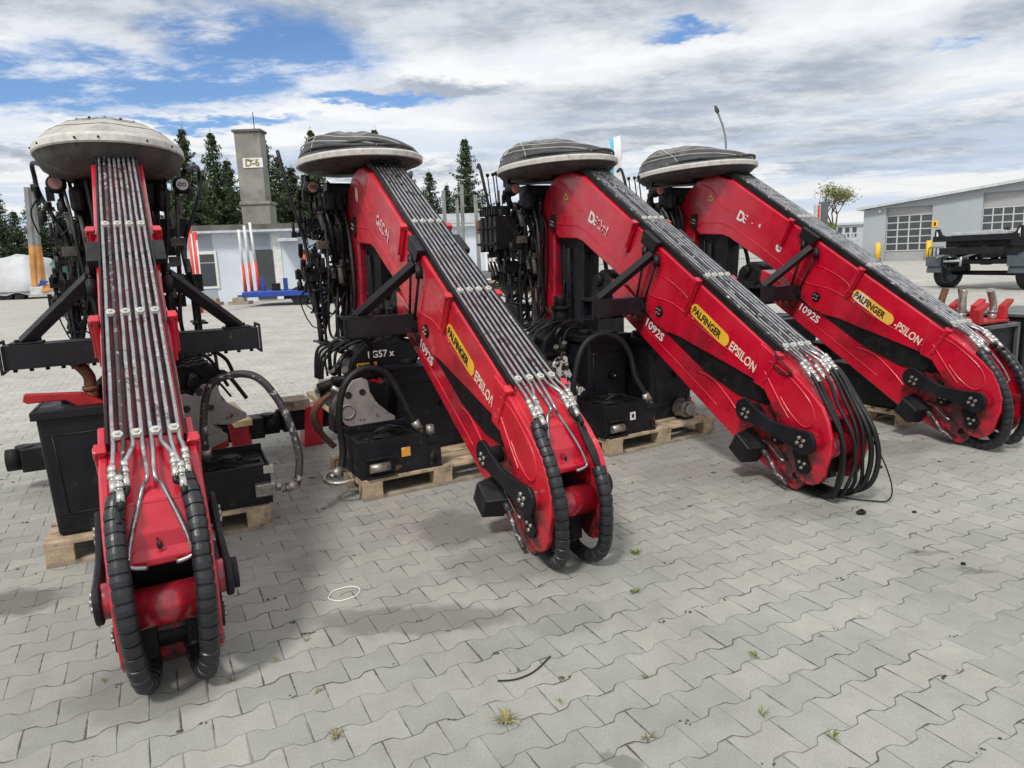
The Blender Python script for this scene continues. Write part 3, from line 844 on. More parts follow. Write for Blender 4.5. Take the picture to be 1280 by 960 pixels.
    def saddle():
        m_ = MB()
        for s in (-1, 1): m_.box(bp(1.19, s * .150, .022), (.21, .085, .035), MB_ROT); m_.box(bp(1.19, s * .180, -.02), (.19, .02, .09), MB_ROT)
        m_.box(bp(1.19, 0, .008), (.06, .30, .014), MB_ROT); return m_
    part(root, 'saddle', saddle, M['black'], .005)
    part(root, 'boom_head', lambda: MB().prism([(-2.42, .98), (-2.10, 1.02), (-2.06, 1.18), (-2.14, 1.40), (-2.26, 1.46), (-2.40, 1.38), (-2.46, 1.15)], -.13, .13).cyl((-2.30, -.16, 1.36), (-2.30, .16, 1.36), .06, 16).cyl((-2.38, -.15, 1.10), (-2.38, .15, 1.10), .05, 16).bb((-2.30, -.17, 1.08), (-2.14, -.12, 1.26)), M['dark'], .02)
    # column and lift cylinder
    def column():
        m_ = MB(); m_.prism([(-3.64, .40), (-3.16, .40), (-3.10, 1.40), (-3.08, 1.86), (-3.14, 2.10), (-3.28, 2.16), (-3.44, 2.05), (-3.50, 1.75)], -.135, .135); return m_
    part(root, 'column', column, M['red'], .02)
    def lift():
        m_ = MB(); m_.prism([(-3.03, .62), (-2.66, .62), (-2.60, 1.70), (-2.66, 1.76), (-2.98, 1.80), (-3.06, 1.74)], -.085, .085); m_.cyl((-2.86, -.10, .95), (-2.86, -.10, 1.66), .035, 12); m_.cyl((-2.95, -.095, .9), (-2.95, -.095, 1.7), .012, 8)
        m_.cyl((-2.83, 0, .62), (-2.83, 0, .40), .09, 14); return m_
    part(root, 'lift_cylinder', lift, M['black'], .02)
    # seat console and valve gear behind the column
    for s in (-1, 1):
        part(root, 'console_panel', lambda s=s: MB().box((-3.62, s * .31, 1.95), (.04, .28, .15)).box((-3.61, s * .26, 1.80), (.03, .16, .16)), M['black'], .008, key='console%d' % s)
        def lamp(s=s):
            m_ = MB(); m_.ball((-3.40, s * .43, 2.27), .07, 14, (1.2, 1, 1)); m_.cyl((-3.36, s * .43, 2.27), (-3.315, s * .43, 2.27), .056, 20)
            m_.box((-3.46, s * .45, 2.34), (.10, .04, .08)); m_.box((-3.42, s * .48, 2.20), (.05, .05, .10)); return m_
        lo = part(root, 'work_lamp', lamp, M['dark'], key='lamp%d' % s)
        lens = MB(); lens.cyl((-3.316, s * .43, 2.27), (-3.305, s * .43, 2.27), .045, 20)
        lens.build('lens', M['lampred'] if s < 0 else M['glass'], lo)
        if s > 0 or idx == 1:
            lb = MB()
            for dy in (-.016, .016): lb.tube([(-3.303, s * .43 + dy + .012 * math.cos(a_ * math.pi / 6), 2.27 + .012 * math.sin(a_ * math.pi / 6)) for a_ in range(12)], .0035, 5)
            lb.build('bulb', M['dark'], lo)
        def rail(s=s):
            k = s
            P = [(-3.35, k * .46, 2.38), (-3.55, k * .57, 2.44), (-3.66, k * .585, 2.36), (-3.64, k * .56, 2.20), (-3.56, k * .42, 1.85), (-3.53, k * .40, 1.62), (-3.55, k * .42, 1.40), (-3.52, k * .42, .98)]
            if idx == 2 or idx == 3: P = [(-3.95, k * .55, 2.55), (-3.84, k * .58, 2.56), (-3.76, k * .58, 2.40), (-3.68, k * .55, 2.05), (-3.66, k * .50, 1.70), (-3.60, k * .44, 1.45), (-3.58, k * .44, 1.2), (-3.60, k * .42, .85)]
            if idx == 1 and s < 0: P = [(-3.80, k * .62, 2.62), (-3.76, k * .62, 2.60), (-3.66, k * .58, 2.25), (-3.58, k * .50, 1.85), (-3.50, k * .48, 1.6), (-3.44, k * .46, 1.45), (-3.44, k * .44, .88)]
            return MB().tube(spline(P, 6), .0165, 8)
        part(root, 'hand_rail', rail, M['black'], key='rail%d%d' % (idx if idx < 3 else 2, s))
        def ladder(s=s):
            m_ = MB(); y = s * .44
            x0, x1 = (-3.56, -3.28) if s > 0 or idx < 2 else (-3.60, -3.26)
            for x in (x0, x1): m_.tube(spline([(x - .04, y * .9, 1.62), (x, y, 1.44), (x, y, 1.15), (x + .02, y, .88)], 5), .013, 8)
            return m_
        la = part(root, 'ladder', ladder, M['black'], key='ladder%d%d' % (min(idx, 2), s))
        zs = (1.38, 1.17, .90) if idx < 2 else (1.12, .88)
        for z in zs:
            st = MB()
            for k in range(4): st.bb((-3.57, s * .44 - .055 + k * .03, z - .012), (-3.26, s * .44 - .04 + k * .03, z + .004))
            st.bb((-3.57, s * .44 - .06, z - .016), (-3.55, s * .44 + .06, z)); st.bb((-3.28, s * .44 - .06, z - .016), (-3.26, s * .44 + .06, z))
            st.build('step', M['black'], la, .002)
    def valves():
        m_ = MB(); r_ = random.Random(4)
        if idx > 1:
            for k in range(8):
                x = -3.86 + k * .055; m_.bb((x, -.60 - .012 * (k % 2), 1.66 + .02 * (k % 3)), (x + .047, -.38, 2.00 + .015 * (k % 2)))
                m_.cyl((x + .023, -.60, 1.74), (x + .023, -.64, 1.74), .015, 8); m_.cyl((x + .023, -.60, 1.90), (x + .023, -.63, 1.90), .012, 6); m_.cyl((x + .023, -.5, 1.68), (x + .023, -.5, 1.60), .016, 8)
            m_.bb((-3.84, -.58, 1.70), (-3.44, -.40, 1.98))
        for k in range(7 if idx > 1 else 0): m_.bb((-3.85 + k * .06, -.60, 2.03), (-3.825 + k * .06, -.42, 2.10 + .02 * (k % 2)))
        m_.bb((-3.80, -.50, 1.45), (-3.34, -.28, 1.56))
        for k in range(64):
            x = r_.uniform(-3.82, -3.28); y = r_.uniform(-.56, -.16); z = r_.uniform(1.35, 2.2)
            m_.box((x, y, z), (r_.uniform(.02, .07), r_.uniform(.02, .07), r_.uniform(.02, .09)))
            if k % 2: m_.tube(spline([(x, y, z), (x + r_.uniform(-.1, .1), y + r_.uniform(-.1, .1), z - r_.uniform(.05, .2)), (x + r_.uniform(-.1, .2), y + .05, z - r_.uniform(.1, .4)), (-3.35, -.15, z)], 4), r_.choice((.006, .009, .012)), 6)
            m_.cyl((x, y, z), (x + r_.uniform(-.05, .05), y, z + r_.uniform(.05, .12)), r_.uniform(.012, .025), 8)
        m_.bb((-3.55, .20, 1.42), (-3.35, .5, 1.56)); m_.bb((-3.55, -.36, 1.30), (-3.40, .36, 1.40))
        return m_
    part(root, 'valve_block', valves, M['dark'], .004, key='valves%d' % (idx > 1))
    r_ = random.Random(21)
    for sc_ in (-1, 1):
        for k in range(9):
            x = -3.34 + r_.uniform(-.06, .05); y = sc_ * r_.uniform(.20, .42); z = r_.uniform(1.48, 1.86) if k < 7 else r_.uniform(2.0, 2.2); q = [r_.uniform(0, 1) for _ in range(4)]
            def cst(x=x, y=y, z=z, q=q, k=k):
                if k % 3 == 0: return MB().box((x, y, z), (.08, .06 + .05 * q[0], .05 + .04 * q[1]))
                return MB().cyl((x, y, z), (x + .03, y + .02 * q[0], z - .08 - .07 * q[1]), .018 + .012 * q[2], 10).cyl((x, y, z), (x, y, z + .02), .028 + .008 * q[3], 6)
            part(root, 'casting', cst, M['cast'], .004, key='cast%d%d' % (sc_, k))
    def seatback():
        m_ = MB(); m_.box((-3.42, 0, 2.20), (.20, .60, .22)); m_.box((-3.30, -.30, 2.15), (.12, .10, .18)); m_.box((-3.30, .28, 2.15), (.12, .10, .18)); m_.bb((-3.50, -.20, 1.55), (-3.36, .20, 2.1)); return m_
    part(root, 'seat', seatback, M['rubber'], .03)
    if idx >= 2:
        for dx, dy in ((0, 0), (.07, .03), (.16, .02)):
            def lev(dx=dx, dy=dy):
                m_ = MB(); m_.cyl((-3.70 + dx, -.52 + dy, 2.08), (-3.77 + dx, -.52 + dy, 2.44), .007, 8); m_.cyl((-3.70 + dx, -.52 + dy, 2.03), (-3.71 + dx, -.52 + dy, 2.12), .018, 8); m_.ball((-3.772 + dx, -.52 + dy, 2.45), .021, 10); return m_
            part(root, 'control_lever', lev, M['black'], key='lev%.2f' % dx)
        part(root, 'end_cap', lambda: MB().bb((-3.95, -.60, 1.86), (-3.862, -.42, 2.0)), M['brown'], .006)
        def stickp():
            m_ = MB()
            for k in range(3): m_.cyl((-3.74 + k * .09, -.575, 1.61 - .01 * k), (-3.65 + k * .09, -.575, 1.46), .008, 8)
            return m_
        part(root, 'valve_spools', stickp, M['chrome'])
    # hanging hoses behind the column
    for k in range(17):
        side = -1 if k % 3 else 1
        y = side * rnd.uniform(.15, .36); x = rnd.uniform(-3.42, -3.22)
        P = [(x + rnd.uniform(-.2, .05), y * 1.1, rnd.uniform(2.0, 2.32)), (x + rnd.uniform(-.05, .1), y, 1.9), (x + rnd.uniform(-.08, .05), y * rnd.uniform(.8, 1.1), 1.5), (x + rnd.uniform(-.1, .1), y * rnd.uniform(.7, 1.1), rnd.uniform(.95, 1.2)),
             (x - rnd.uniform(-.05, .2), y * .9, rnd.uniform(.8, 1.0)), (x - .12, y * .6, rnd.uniform(.5, 1.4))]
        part(root, 'hanging_hose', lambda P=P: MB().tube(spline(P, 6), rnd.choice((.011, .014, .017, .02)), 7), M['hosegrey'] if k % 2 else M['rubber'], vary=True)
    for k in range(5):
        y = -.15 - .05 * k
        P = [(-3.72 + .07 * k, -.48, 1.45), (-3.66 + .07 * k, -.47, 1.30 - .04 * k), (-3.50 + .04 * k, -.44, 1.18 - .05 * k), (-3.36, -.36, 1.28), (-3.32, -.28, 1.6)]
        part(root, 'looped_hose', lambda P=P: MB().tube(spline(P, 6), .015, 7), M['rubber'], vary=True)
    def loop():
        return MB().tube(spline([(-2.70, .06, 1.68), (-2.52, .06, 1.62), (-2.44, .06, 1.35), (-2.50, .06, 1.10), (-2.70, .05, .98), (-2.9, .0, .9)], 8), .020, 8)
    part(root, 'looped_hose', loop, M['rubber'], key='backloop')
    def frontloop(): return MB().tube(spline([(-3.30, -.17, 1.20), (-3.16, -.17, 1.02), (-2.95, -.15, 1.10), (-2.92, -.12, 1.35)], 6), .011, 7)
    part(root, 'looped_hose', frontloop, M['rubber'], key='frontloop')
    # base with stabiliser beam
    def base():
        m_ = MB(); m_.bb((-3.72, -.22, 0.0), (-3.02, .22, .10)); m_.bb((-3.66, -.18, .10), (-3.12, .18, .46)); m_.bb((-3.5, -.30, .2), (-3.2, .30, .40)); return m_
    part(root, 'base_frame', base, M['redtank'], .012)
    def beam():
        m_ = MB(); m_.bb((-3.37, -.90, .15), (-3.17, .84, .33)); return m_
    bm = part(root, 'stabiliser_beam', beam, M['dark'], .01)
    def feet(s):
        return MB().cyl((-3.27, s * .85 - .05 * (s < 0), .24), (-3.27, s * .97 - .03 * (s < 0), .24), .085, 16).cyl((-3.27, s * .88, .30), (-3.27, s * .88, .34), .06, 12)
    for s in (-1, 1): part(bm, 'foot_pad', lambda: feet(s), M['dark'], key='footpad%d' % s)
    for s in (-1, 1):
        def leg(s=s):
            m_ = MB(); m_.prism([(s * .74, 0), (s * .58, 0), (s * .54, .36), (s * .70, .36)], -3.36, -3.14, 'x'); return m_
        part(root, 'stabiliser_leg', leg, M['red'], .01, key='leg%d' % s)
    canopy(root, idx)
    # ---- lettering on the flank facing the camera
    n = Vector((0, -1, 0))
    def badge_at(x, z, L, H, ma):
        pts = []
        for sx, a0 in ((1, -90), (-1, 90)):
            for k in range(9):
                a = R(a0 + 180 * k / 8); pts.append((sx * (L / 2 - H / 2) + H / 2 * math.cos(a), H / 2 * math.sin(a)))
        c = Vector((x, -.1535, z)); ang = BA + R(1)
        d = Vector((math.cos(ang), 0, -math.sin(ang))); u = Vector((math.sin(ang), 0, math.cos(ang)))
        vs = [c + d * p[0] + u * p[1] for p in pts] + [c + d * p[0] + u * p[1] + n * .002 for p in pts]
        q = len(pts); mb = MB(); mb.add(vs, [list(range(q))[::-1], list(range(q, 2 * q))] + [(i, (i + 1) % q, (i + 1) % q + q, i + q) for i in range(q)])
        o = mb.build('badge', ma, root)
        return c, d, u
    if idx > 0:
        c, d, u = badge_at(-.815, 1.058, .455, .098, M['yellowfade'] if idx == 3 else M['yellow'])
        put_text('badge_lettering', 'PALFINGER', .079, M['ink'], root, c - d * .205 - u * .027 + n * .004, d, u, bold=.0016, sx=.86)
        txt = 'EPSILON'
        c2 = Vector((-.60, -.1535, .935))
        o = None
        d2 = D; u2 = NN
        if idx == 1: txt = 'EPSILO/\\'
        if idx == 3: txt = '-PSILON'
        put_text('model_lettering', txt, .094 if idx != 1 else .094, M['cream'], root, c2 - u2 * .035 + n * .003, d2, u2, bold=.0013, sx=.80 if idx != 1 else .78)
        ang = R(30.5); d3 = Vector((math.cos(ang), 0, -math.sin(ang))); u3 = Vector((math.sin(ang), 0, math.cos(ang)))
        put_text('number_lettering', '1092S', .098, M['white'], root, Vector((-1.62, -.1275, 1.015)) - u3 * .005 + n * .003, d3, u3, bold=.0012, sx=1.12)
        # faint handwriting-like script
        def scr():
            m_ = MB(); P = []
            for k in range(46):
                t = k / 45; P.append(Vector((-1.93, -.1275, 1.205)) + d3 * (t * .25) + u3 * (.016 * math.sin(t * 44) * (.6 + .5 * math.sin(t * 9)) + .010 * math.cos(t * 22)) + n * .001)
            m_.tube(P, .0022, 4); return m_
        part(root, 'script_lettering', scr, M['whiteworn'])
        t4 = {1: 'GEDN', 2: '  EON', 3: '  E  \u00b7  \u00b0'}[idx]
        if idx > 1: put_text('worn_lettering', 'D', .135, M['white'], root, Vector((-2.42, -.1535, 1.905)) + n * .0032, d3, u3, bold=.005)
        put_text('worn_lettering', t4, .125, M['whiteworn'], root, Vector((-2.40, -.1535, 1.905)) + n * .003, d3, u3, bold=.002, sx=.95)
        # warning triangle
        if idx > 1:
            mb = MB(); cc = Vector((-2.80, -.1535, 2.14)); vv = [cc + Vector((.05 * math.cos(R(a)), 0, .05 * math.sin(R(a)))) for a in (90, 210, 330)]
            mb.add(vv + [v + n * .002 for v in vv], [(2, 1, 0), (3, 4, 5), (0, 1, 4, 3), (1, 2, 5, 4), (2, 0, 3, 5)]); mb.build('warning_triangle', M['yellowfade'], root)
            mb = MB(); mb.ball(cc + n * .003 + Vector((0, 0, -.002)), .013, 8, (1, .12, 1)); mb.build('warning_symbol', M['ink'], root)
        else:
            mb = MB(); mb.ball(Vector((-2.93, -.1525, 2.17)), .048, 16, (.85, .05, 1.3)); mb.build('worn_patch', M['cream'], root)
    if idx == 3: put_text('worn_lettering', 'e', .16, M['white'], root, Vector((-1.90, -.1535, 1.58)) + n * .003, D, NN, bold=.004)
    return root

for i, lb in enumerate(['red folded crane pointing straight at the camera, with pale grey canopy and no lettering seen',
                        'red folded crane second from the left, the last letter of EPSILON half rubbed off',
                        'red folded crane whose tip hoses hang loose without spiral guards',
                        'red folded crane nearest the parked trailer chassis, its EPSILON missing the first letter']):
    build_crane(i, lb)
#@@REST
# ------------------------------------------------------------------ pallets and the gear standing on them
def frame_of(P, ang):
    a = R(ang); return Vector((P[0], P[1], 0)), a
def w2l(P, ang, a, d, z):
    t = R(ang); return Vector((P[0] + a * math.cos(t) - d * math.sin(t), P[1] + a * math.sin(t) + d * math.cos(t), z))

def pallet(P, ang, label):
    root = thing('wooden_pallet', label, 'pallet', (P[0], P[1], 0), R(ang), 'wooden pallets under the loader gear')
    rr = random.Random(int(P[0] * 100))
    for k in range(5):
        w = .145 if k in (0, 2, 4) else .10; y = (0.0725, .24, .40, .56, .7275)[k]
        part(root, 'deck_board', lambda: MB().box((.6, y, .133), (1.2, w, .022)), M['wood'], .002, vary=True)
    for x in (.0725, .6, 1.1275):
        part(root, 'cross_board', lambda: MB().box((x, .4, .111), (.145, .8, .022)), M['wood'], .002, vary=True)
        for y in (.05, .4, .75): part(root, 'block', lambda: MB().box((x, y, .061), (.14, .098, .078)), M['wood'], .003, vary=True)
    for y in (.05, .4, .75): part(root, 'bottom_board', lambda: MB().box((.6, y, .011), (1.2, .10, .022)), M['woodold'], .002, vary=True)
    return root

def hose_thing(name, label, pts, r, ma, ends=True, group=None):
    root = thing(name, label, 'hose', (0, 0, 0), 0, group)
    MB().tube(spline(pts, 8), r, 10).build('hose_body', ma, root)
    if ends:
        for a, b in ((Vector(pts[0]), Vector(pts[1])), (Vector(pts[-1]), Vector(pts[-2]))):
            d = (b - a).normalized()
            MB().cyl(a, a + d * .07, r * 1.25, 12).cyl(a - d * .03, a, r * .8, 6).build('hose_fitting', M['bolt'], root)
    return root

def cooler(P, ang, a0, a1, d0, d1, z0, z1, label, variant):
    o = w2l(P, ang, a0, d0, z0)
    root = thing('oil_cooler', label, 'oil cooler', o, R(ang), 'oil coolers lying on the pallets')
    W = a1 - a0; Dp = d1 - d0; H = z1 - z0
    def body():
        m_ = MB(); t = .012
        m_.bb((0, 0, 0), (W, Dp, t)); m_.bb((0, 0, t), (W, t, H)); m_.bb((0, Dp - t, t), (W, Dp, H + .03)); m_.bb((0, t, t), (t, Dp - t, H)); m_.bb((W - t, t, t), (W, Dp - t, H))
        m_.bb((t, t, H - .05), (W - t, Dp - t, H - .03)); return m_
    body().build('housing', M['black'] if variant != 1 else M['blackrust'], root, .004)
    g_ = MB(); cx, cy = W * .5, Dp * .5; RR = min(W, Dp) * .44
    for k in range(9):
        r = RR * (k + 1) / 9; g_.tube([(cx + r * math.cos(2 * math.pi * i / 36), cy + r * math.sin(2 * math.pi * i / 36), H + .002) for i in range(37)], .0028, 4, False)
    for k in range(4):
        an = math.pi * k / 4; g_.tube([(cx - RR * math.cos(an), cy - RR * math.sin(an), H - .002), (cx + RR * math.cos(an), cy + RR * math.sin(an), H - .002)], .0035, 4)
    g_.build('fan_guard', M['dark'], root)
    MB().cyl((cx, cy, H - .03), (cx, cy, H + .015), RR * .36, 20).cyl((cx, cy, H + .015), (cx, cy, H + .024), RR * .28, 20).build('fan_motor', M['dark'], root, .003)
    fb = MB()
    for k in range(5):
        an = 2 * math.pi * k / 5; fb.bar((cx, cy, H - .02), (cx + RR * .95 * math.cos(an), cy + RR * .95 * math.sin(an), H - .022), .05, .004)
    fb.build('fan_blades', M['rubber'], root)
    if variant == 0:
        MB().bb((W - .10, -.05, .06), (W + .02, .02, .14)).cyl((W + .02, -.015, .10), (W + .06, -.015, .10), .022, 10).build('pipe_flange', M['bolt'], root, .008)
        MB().bb((W - .04, -.012, H - .06), (W + .02, .02, H - .01)).build('socket', M['clamp'], root, .004)
    else:
        MB().bb((W * .10, -.006, .03), (W * .42, .0, .12)).build('recess', M['dark'], root)
        MB().cyl((W * .12, -.02, .075), (W * .40, -.02, .075), .032, 14).build('filter_tube', M['bolt'], root)
        MB().bb((W * .07, -.03, .0), (W * .50, .0, .02)).bb((W * .07, -.03, .13), (W * .50, .0, .145)).build('bracket', M['blackrust'], root, .003)
        MB().bb((W, .0, .0), (W + .10, .012, H - .08)).bb((W, -.01, .0), (W + .10, .08, .015)).bb((W, -.01, H - .081), (W + .10, .08, H - .05)).build('side_bracket', M['blackrust'], root, .003)
        MB().cyl((W + .05, .03, .03), (W + .05, .03, .13), .034, 12).build('valve', M['dark'], root)
        MB().cyl((W + .05, .06, H - .05), (W + .05, .06, H + .03), .03, 12).build('pipe_socket', M['bolt'], root)
        s_ = MB().bb((W * .60, -.003, .115), (W * .73, .0, .18)); s_.build('sticker', M['orange'] if variant == 1 else M['white'], root)
        if variant == 2: MB().ball((W * .665, -.004, .148), .014, 8, (1, .15, 1.3)).build('sticker_mark', M['ink'], root)
        MB().tube(spline([(W * .3, Dp * .4, H + .01), (W * .5, Dp * .3, H + .05), (W * .75, Dp * .45, H + .02), (W * .6, Dp * .7, H + .03)], 6), .006, 6).build('wire', M['rubber'], root)
    return root

def tank(P, ang, a0, a1, d0, d1, z1, label, taper=.02, cap=True, gold=False):
    z0 = .146
    o = w2l(P, ang, a0, d0, z0); W = a1 - a0; Dp = d1 - d0; H = z1 - z0
    root = thing('oil_tank', label, 'oil tank', o, R(ang), 'black oil tanks on the pallets')
    m_ = MB(); t = taper
    vs = [(t, t, 0), (W - t, t, 0), (W - t, Dp - t, 0), (t, Dp - t, 0), (0, 0, H), (W, 0, H), (W, Dp, H), (0, Dp, H)]
    m_.add(vs, [(3, 2, 1, 0), (4, 5, 6, 7), (0, 1, 5, 4), (1, 2, 6, 5), (2, 3, 7, 6), (3, 0, 4, 7)]); m_.build('tank_body', M['black'], root, .02)
    MB().bb((-.02, -.02, H - .035), (W + .02, -.0, H + .012)).bb((-.02, Dp, H - .035), (W + .02, Dp + .02, H + .012)).bb((-.02, 0, H - .035), (0, Dp, H + .012)).bb((W, 0, H - .035), (W + .02, Dp, H + .012)).bb((0, 0, H + .002), (W, Dp, H + .010)).build('tank_rim', M['black'], root, .004)
    MB().cyl((W * .60, .012, H * .55), (W * .60, -.018, H * .54), .038, 20).build('gauge', M['dark'], root)
    MB().bb((W * .585, -.022, H * .54), (W * .63, -.0185, H * .555)).build('gauge_mark', M['clamp'], root)
    MB().bb((W * .5, Dp * .3, H + .012), (W * .95, Dp * .9, H + .022)).cyl((W * .28, Dp * .6, H + .01), (W * .28, Dp * .6, H + .05), .06, 18).build('tank_lid', M['dark'], root, .004)
    w_ = MB()
    for zz in (H * .18, H * .82): w_.tube([(W * .05, (1 - zz / H) * taper - .001, zz), (W * .95, (1 - zz / H) * taper - .001, zz)], .004, 5)
    w_.tube([(W * .16, -.0 + taper * .8, H * .18), (W * .12, .0 + taper * .15, H * .82)], .004, 5); w_.build('weld_seam', M['black'], root)
    MB().cyl((W * .85, taper * .8, H * .12), (W * .85, -.03, H * .12), .022, 6).build('drain_plug', M['bolt'], root)
    return root, H, W, Dp

def fitting(root, x, y, z, tilt, ma, h=.12, r=.028):
    t = Vector((tilt, 0, 1)).normalized(); a = Vector((x, y, z))
    f = MB().cyl(a, a + Vector((0, 0, h * .35)), r * 1.15, 12).cyl(a + Vector((0, 0, h * .33)), a + Vector((0, 0, h * .45)), r * 1.35, 8)
    f.tube(spline([a + Vector((0, 0, h * .45)), a + Vector((0, 0, h * .7)), a + Vector((0, 0, h * .8)) + t * h * .2, a + Vector((0, 0, h * .8)) + t * h * .6], 5), r, 12)
    f.build('pipe_fitting', ma, root)

def grapple(P, ang, a0, d0, label, jawmat, flip=1, txt=False, bdx=0, bdz=0, extra=False):
    o = w2l(P, ang, a0, d0, .146)
    root = thing('log_grapple', label, 'grapple', o, R(ang), 'log grapples on the pallets')
    cheek = [(0, .26), (.03, .36), (.09, .43), (.15, .44), (.19, .42), (.20, .34), (.24, .26), (.32, .18), (.36, .15), (.36, .11), (.24, .07), (.12, .09), (.02, .14), (-.01, .20)]
    def ck(y0, y1): return MB().prism([(x * 1.12, z * 1.1 + .15) for x, z in cheek], y0, y1)
    for y0, y1 in ((0, .018), (.20, .218)):
        c_ = ck(y0, y1).build('jaw_cheek', jawmat, root, .005)
        if y0 == 0:
            for (x, z, r) in ((.06, .42, .026), (.165, .43, .024)): MB().cyl((x, -.004, z + .10), (x, .02, z + .10), r, 18).build('pin', M['ink'], c_)  # black discs paint in the darkness of the holes through the cheek
            MB().tube([(.045 + .05 * math.cos(k * math.pi / 10), -.003, .40 + .05 * math.sin(k * math.pi / 10)) for k in range(21)], .007, 6, False).cyl((.045, -.002, .40), (.045, .003, .40), .042, 20).build('pin_boss', M['jaw'], c_)
    MB().prism([(x * 1.1 - .01, z + .13) for x, z in ((.02, .12), (.12, .06), (.24, .045), (.38, .10), (.38, .13), (.24, .075), (.12, .09), (.02, .145))], .0, .30).build('jaw_blade', M['redtank'], root, .004)
    # rear claw seen edge on
    MB().tube(spline([(-.02, .15, .52), (-.10, .15, .47), (-.16, .15, .38), (-.12, .15, .24), (-.03, .15, .12)], 6), [.02] * 6 + [.03] * 12 + [.022] * 7, 8).build('claw', M['brown'], root)
    MB().prism([(-.12, .55), (-.10, .47), (-.02, .40), (.05, .46), (.13, .56), (.12, .60), (.02, .62), (-.08, .62)], .22, .245).build('link_plate', M['jaw'], root, .006)
    MB().cyl((-.06, .19, .50), (-.06, .27, .50), .028, 16).cyl((.0, .18, .61), (.22, .18, .61), .03, 12).cyl((-.10, .20, .56), (.10, .20, .60), .036, 14).build('pivot_pins', M['dark'], root)
    MB().cyl((.05, .12, .52), (.35, .20, .35), .035, 14).cyl((-.02, .12, .57), (.07, .12, .51), .02, 12).build('grapple_cylinder', M['chrome'], root)
    body = MB().prism([(.14, .62), (.18, .74), (.30, .86), (.50, .90), (.70, .84), (.76, .74), (.70, .64), (.48, .58), (.26, .56)], .26, .52)
    body.v = [(a_ + bdx, b2, c_ + bdz) for a_, b2, c_ in body.v]
    bd = body.build('grapple_body', M['black'], root, .02)
    MB().prism([(.02, .40), (.0, .20), (.2, .14), (.42, .16), (.46, .5), (.3, .56)], .22, .40).build('inner_frame', M['dark'], root, .01)
    rq = (.46 + bdx, .38, .86 + bdz)
    def up_(h): return (rq[0], rq[1], rq[2] + h)
    MB().cyl(up_(0), up_(.12), .075, 18).cyl(up_(.12), up_(.15), .095, 18).cyl(up_(.15), up_(.24 + 0), .06, 18).build('rotator', M['dark'], root, .004)
    rg = random.Random(int(a0 * 100) + 3)
    for k in range(7):
        q0 = Vector((rg.uniform(-.05, .35), rg.uniform(.2, .4), rg.uniform(.55, .72)))
        MB().tube(spline([q0, q0 + Vector((rg.uniform(.0, .1), rg.uniform(-.1, .1), rg.uniform(.1, .2))), q0 + Vector((rg.uniform(.15, .3), rg.uniform(-.1, .1), rg.uniform(.08, .2))), q0 + Vector((rg.uniform(.25, .4), rg.uniform(-.05, .1), rg.uniform(-.1, .05)))], 6), rg.choice((.009, .012, .015)), 7).build('grapple_hose', M['hosegrey'] if k % 2 else M['rubber'], root)
    for k in range(5):
        q0 = Vector((rg.uniform(.0, .3), rg.uniform(.12, .3), rg.uniform(.42, .66)))
        MB().cyl(q0, q0 + Vector((rg.uniform(-.06, .06), -.05, rg.uniform(.03, .08))), rg.uniform(.018, .032), 12).build('hydraulic_fitting', M['cast'], root, .003)
    if extra:
        c2 = MB().prism([(x * 1.0 + .20, z * .85 + .30) for x, z in cheek], .10, .118).build('jaw_cheek', jawmat, root, .005)
        MB().cyl((.27, .094, .62), (.27, .12, .62), .028, 18).build('pin', M['ink'], c2); MB().cyl((.33, .094, .50), (.33, .12, .50), .022, 18).build('pin', M['ink'], c2)  # two more black discs painted for the dark holes of this cheek
        for k in range(3):
            rr_ = .13 - .02 * k
            MB().tube([(.22 + rr_ * 1.1 * math.cos(i * math.pi / 12), .30 + rr_ * math.sin(i * math.pi / 12), .80 + .02 * k + .01 * math.sin(3 * i)) for i in range(25)], .011, 7, False).build('grapple_hose', M['hosegrey'], root)
    for k in range(4):
        y = .30 + .06 * k
        MB().tube(spline([(-.04, y, .60), (-.01, y - .02, .76 + .02 * k), (.14, y, .86), (.34, y + .03, .90)], 6), .012, 7).build('grapple_hose', M['rubber'], root)
    MB().tube(spline([(.10, .30, .80), (.2, .26, .86), (.38, .28, .88), (.50, .36, .80), (.55, .40, .68)], 6), .014, 7).build('grapple_hose', M['rubber'], root)
    if txt:
        put_text('type_lettering', 'FG57 x', .075, M['white'], bd, (.31, .256, .735), (1, 0, -.0), (0, 0, 1), bold=.001, sx=.95)
        MB().bb((.22, .254, .665), (.38, .258, .702)).build('badge', M['yellow'], bd, .002)
        put_text('badge_lettering', 'PALFINGER', .032, M['ink'], bd, (.228, .252, .673), (1, 0, 0), (0, 0, 1), bold=.0006, sx=.85)
    return root

P1 = (-2.612, 3.621); A1 = 25.4
P2 = (-1.036, 4.515); A2 = 30
P3 = (.753, 5.342); A3 = 31.5
P4 = (3.40, 5.86); A4 = 30
pallet(P1, A1, 'wooden pallet under the leftmost crane, carrying a black tank and a round-fan cooler')
pallet(P2, A2, 'wooden pallet carrying the cooler with the orange sticker')
pallet(P3, A3, 'wooden pallet carrying the tank with a small red-capped pump')
pallet(P4, A4, 'wooden pallet mostly hidden behind the rightmost crane tip')
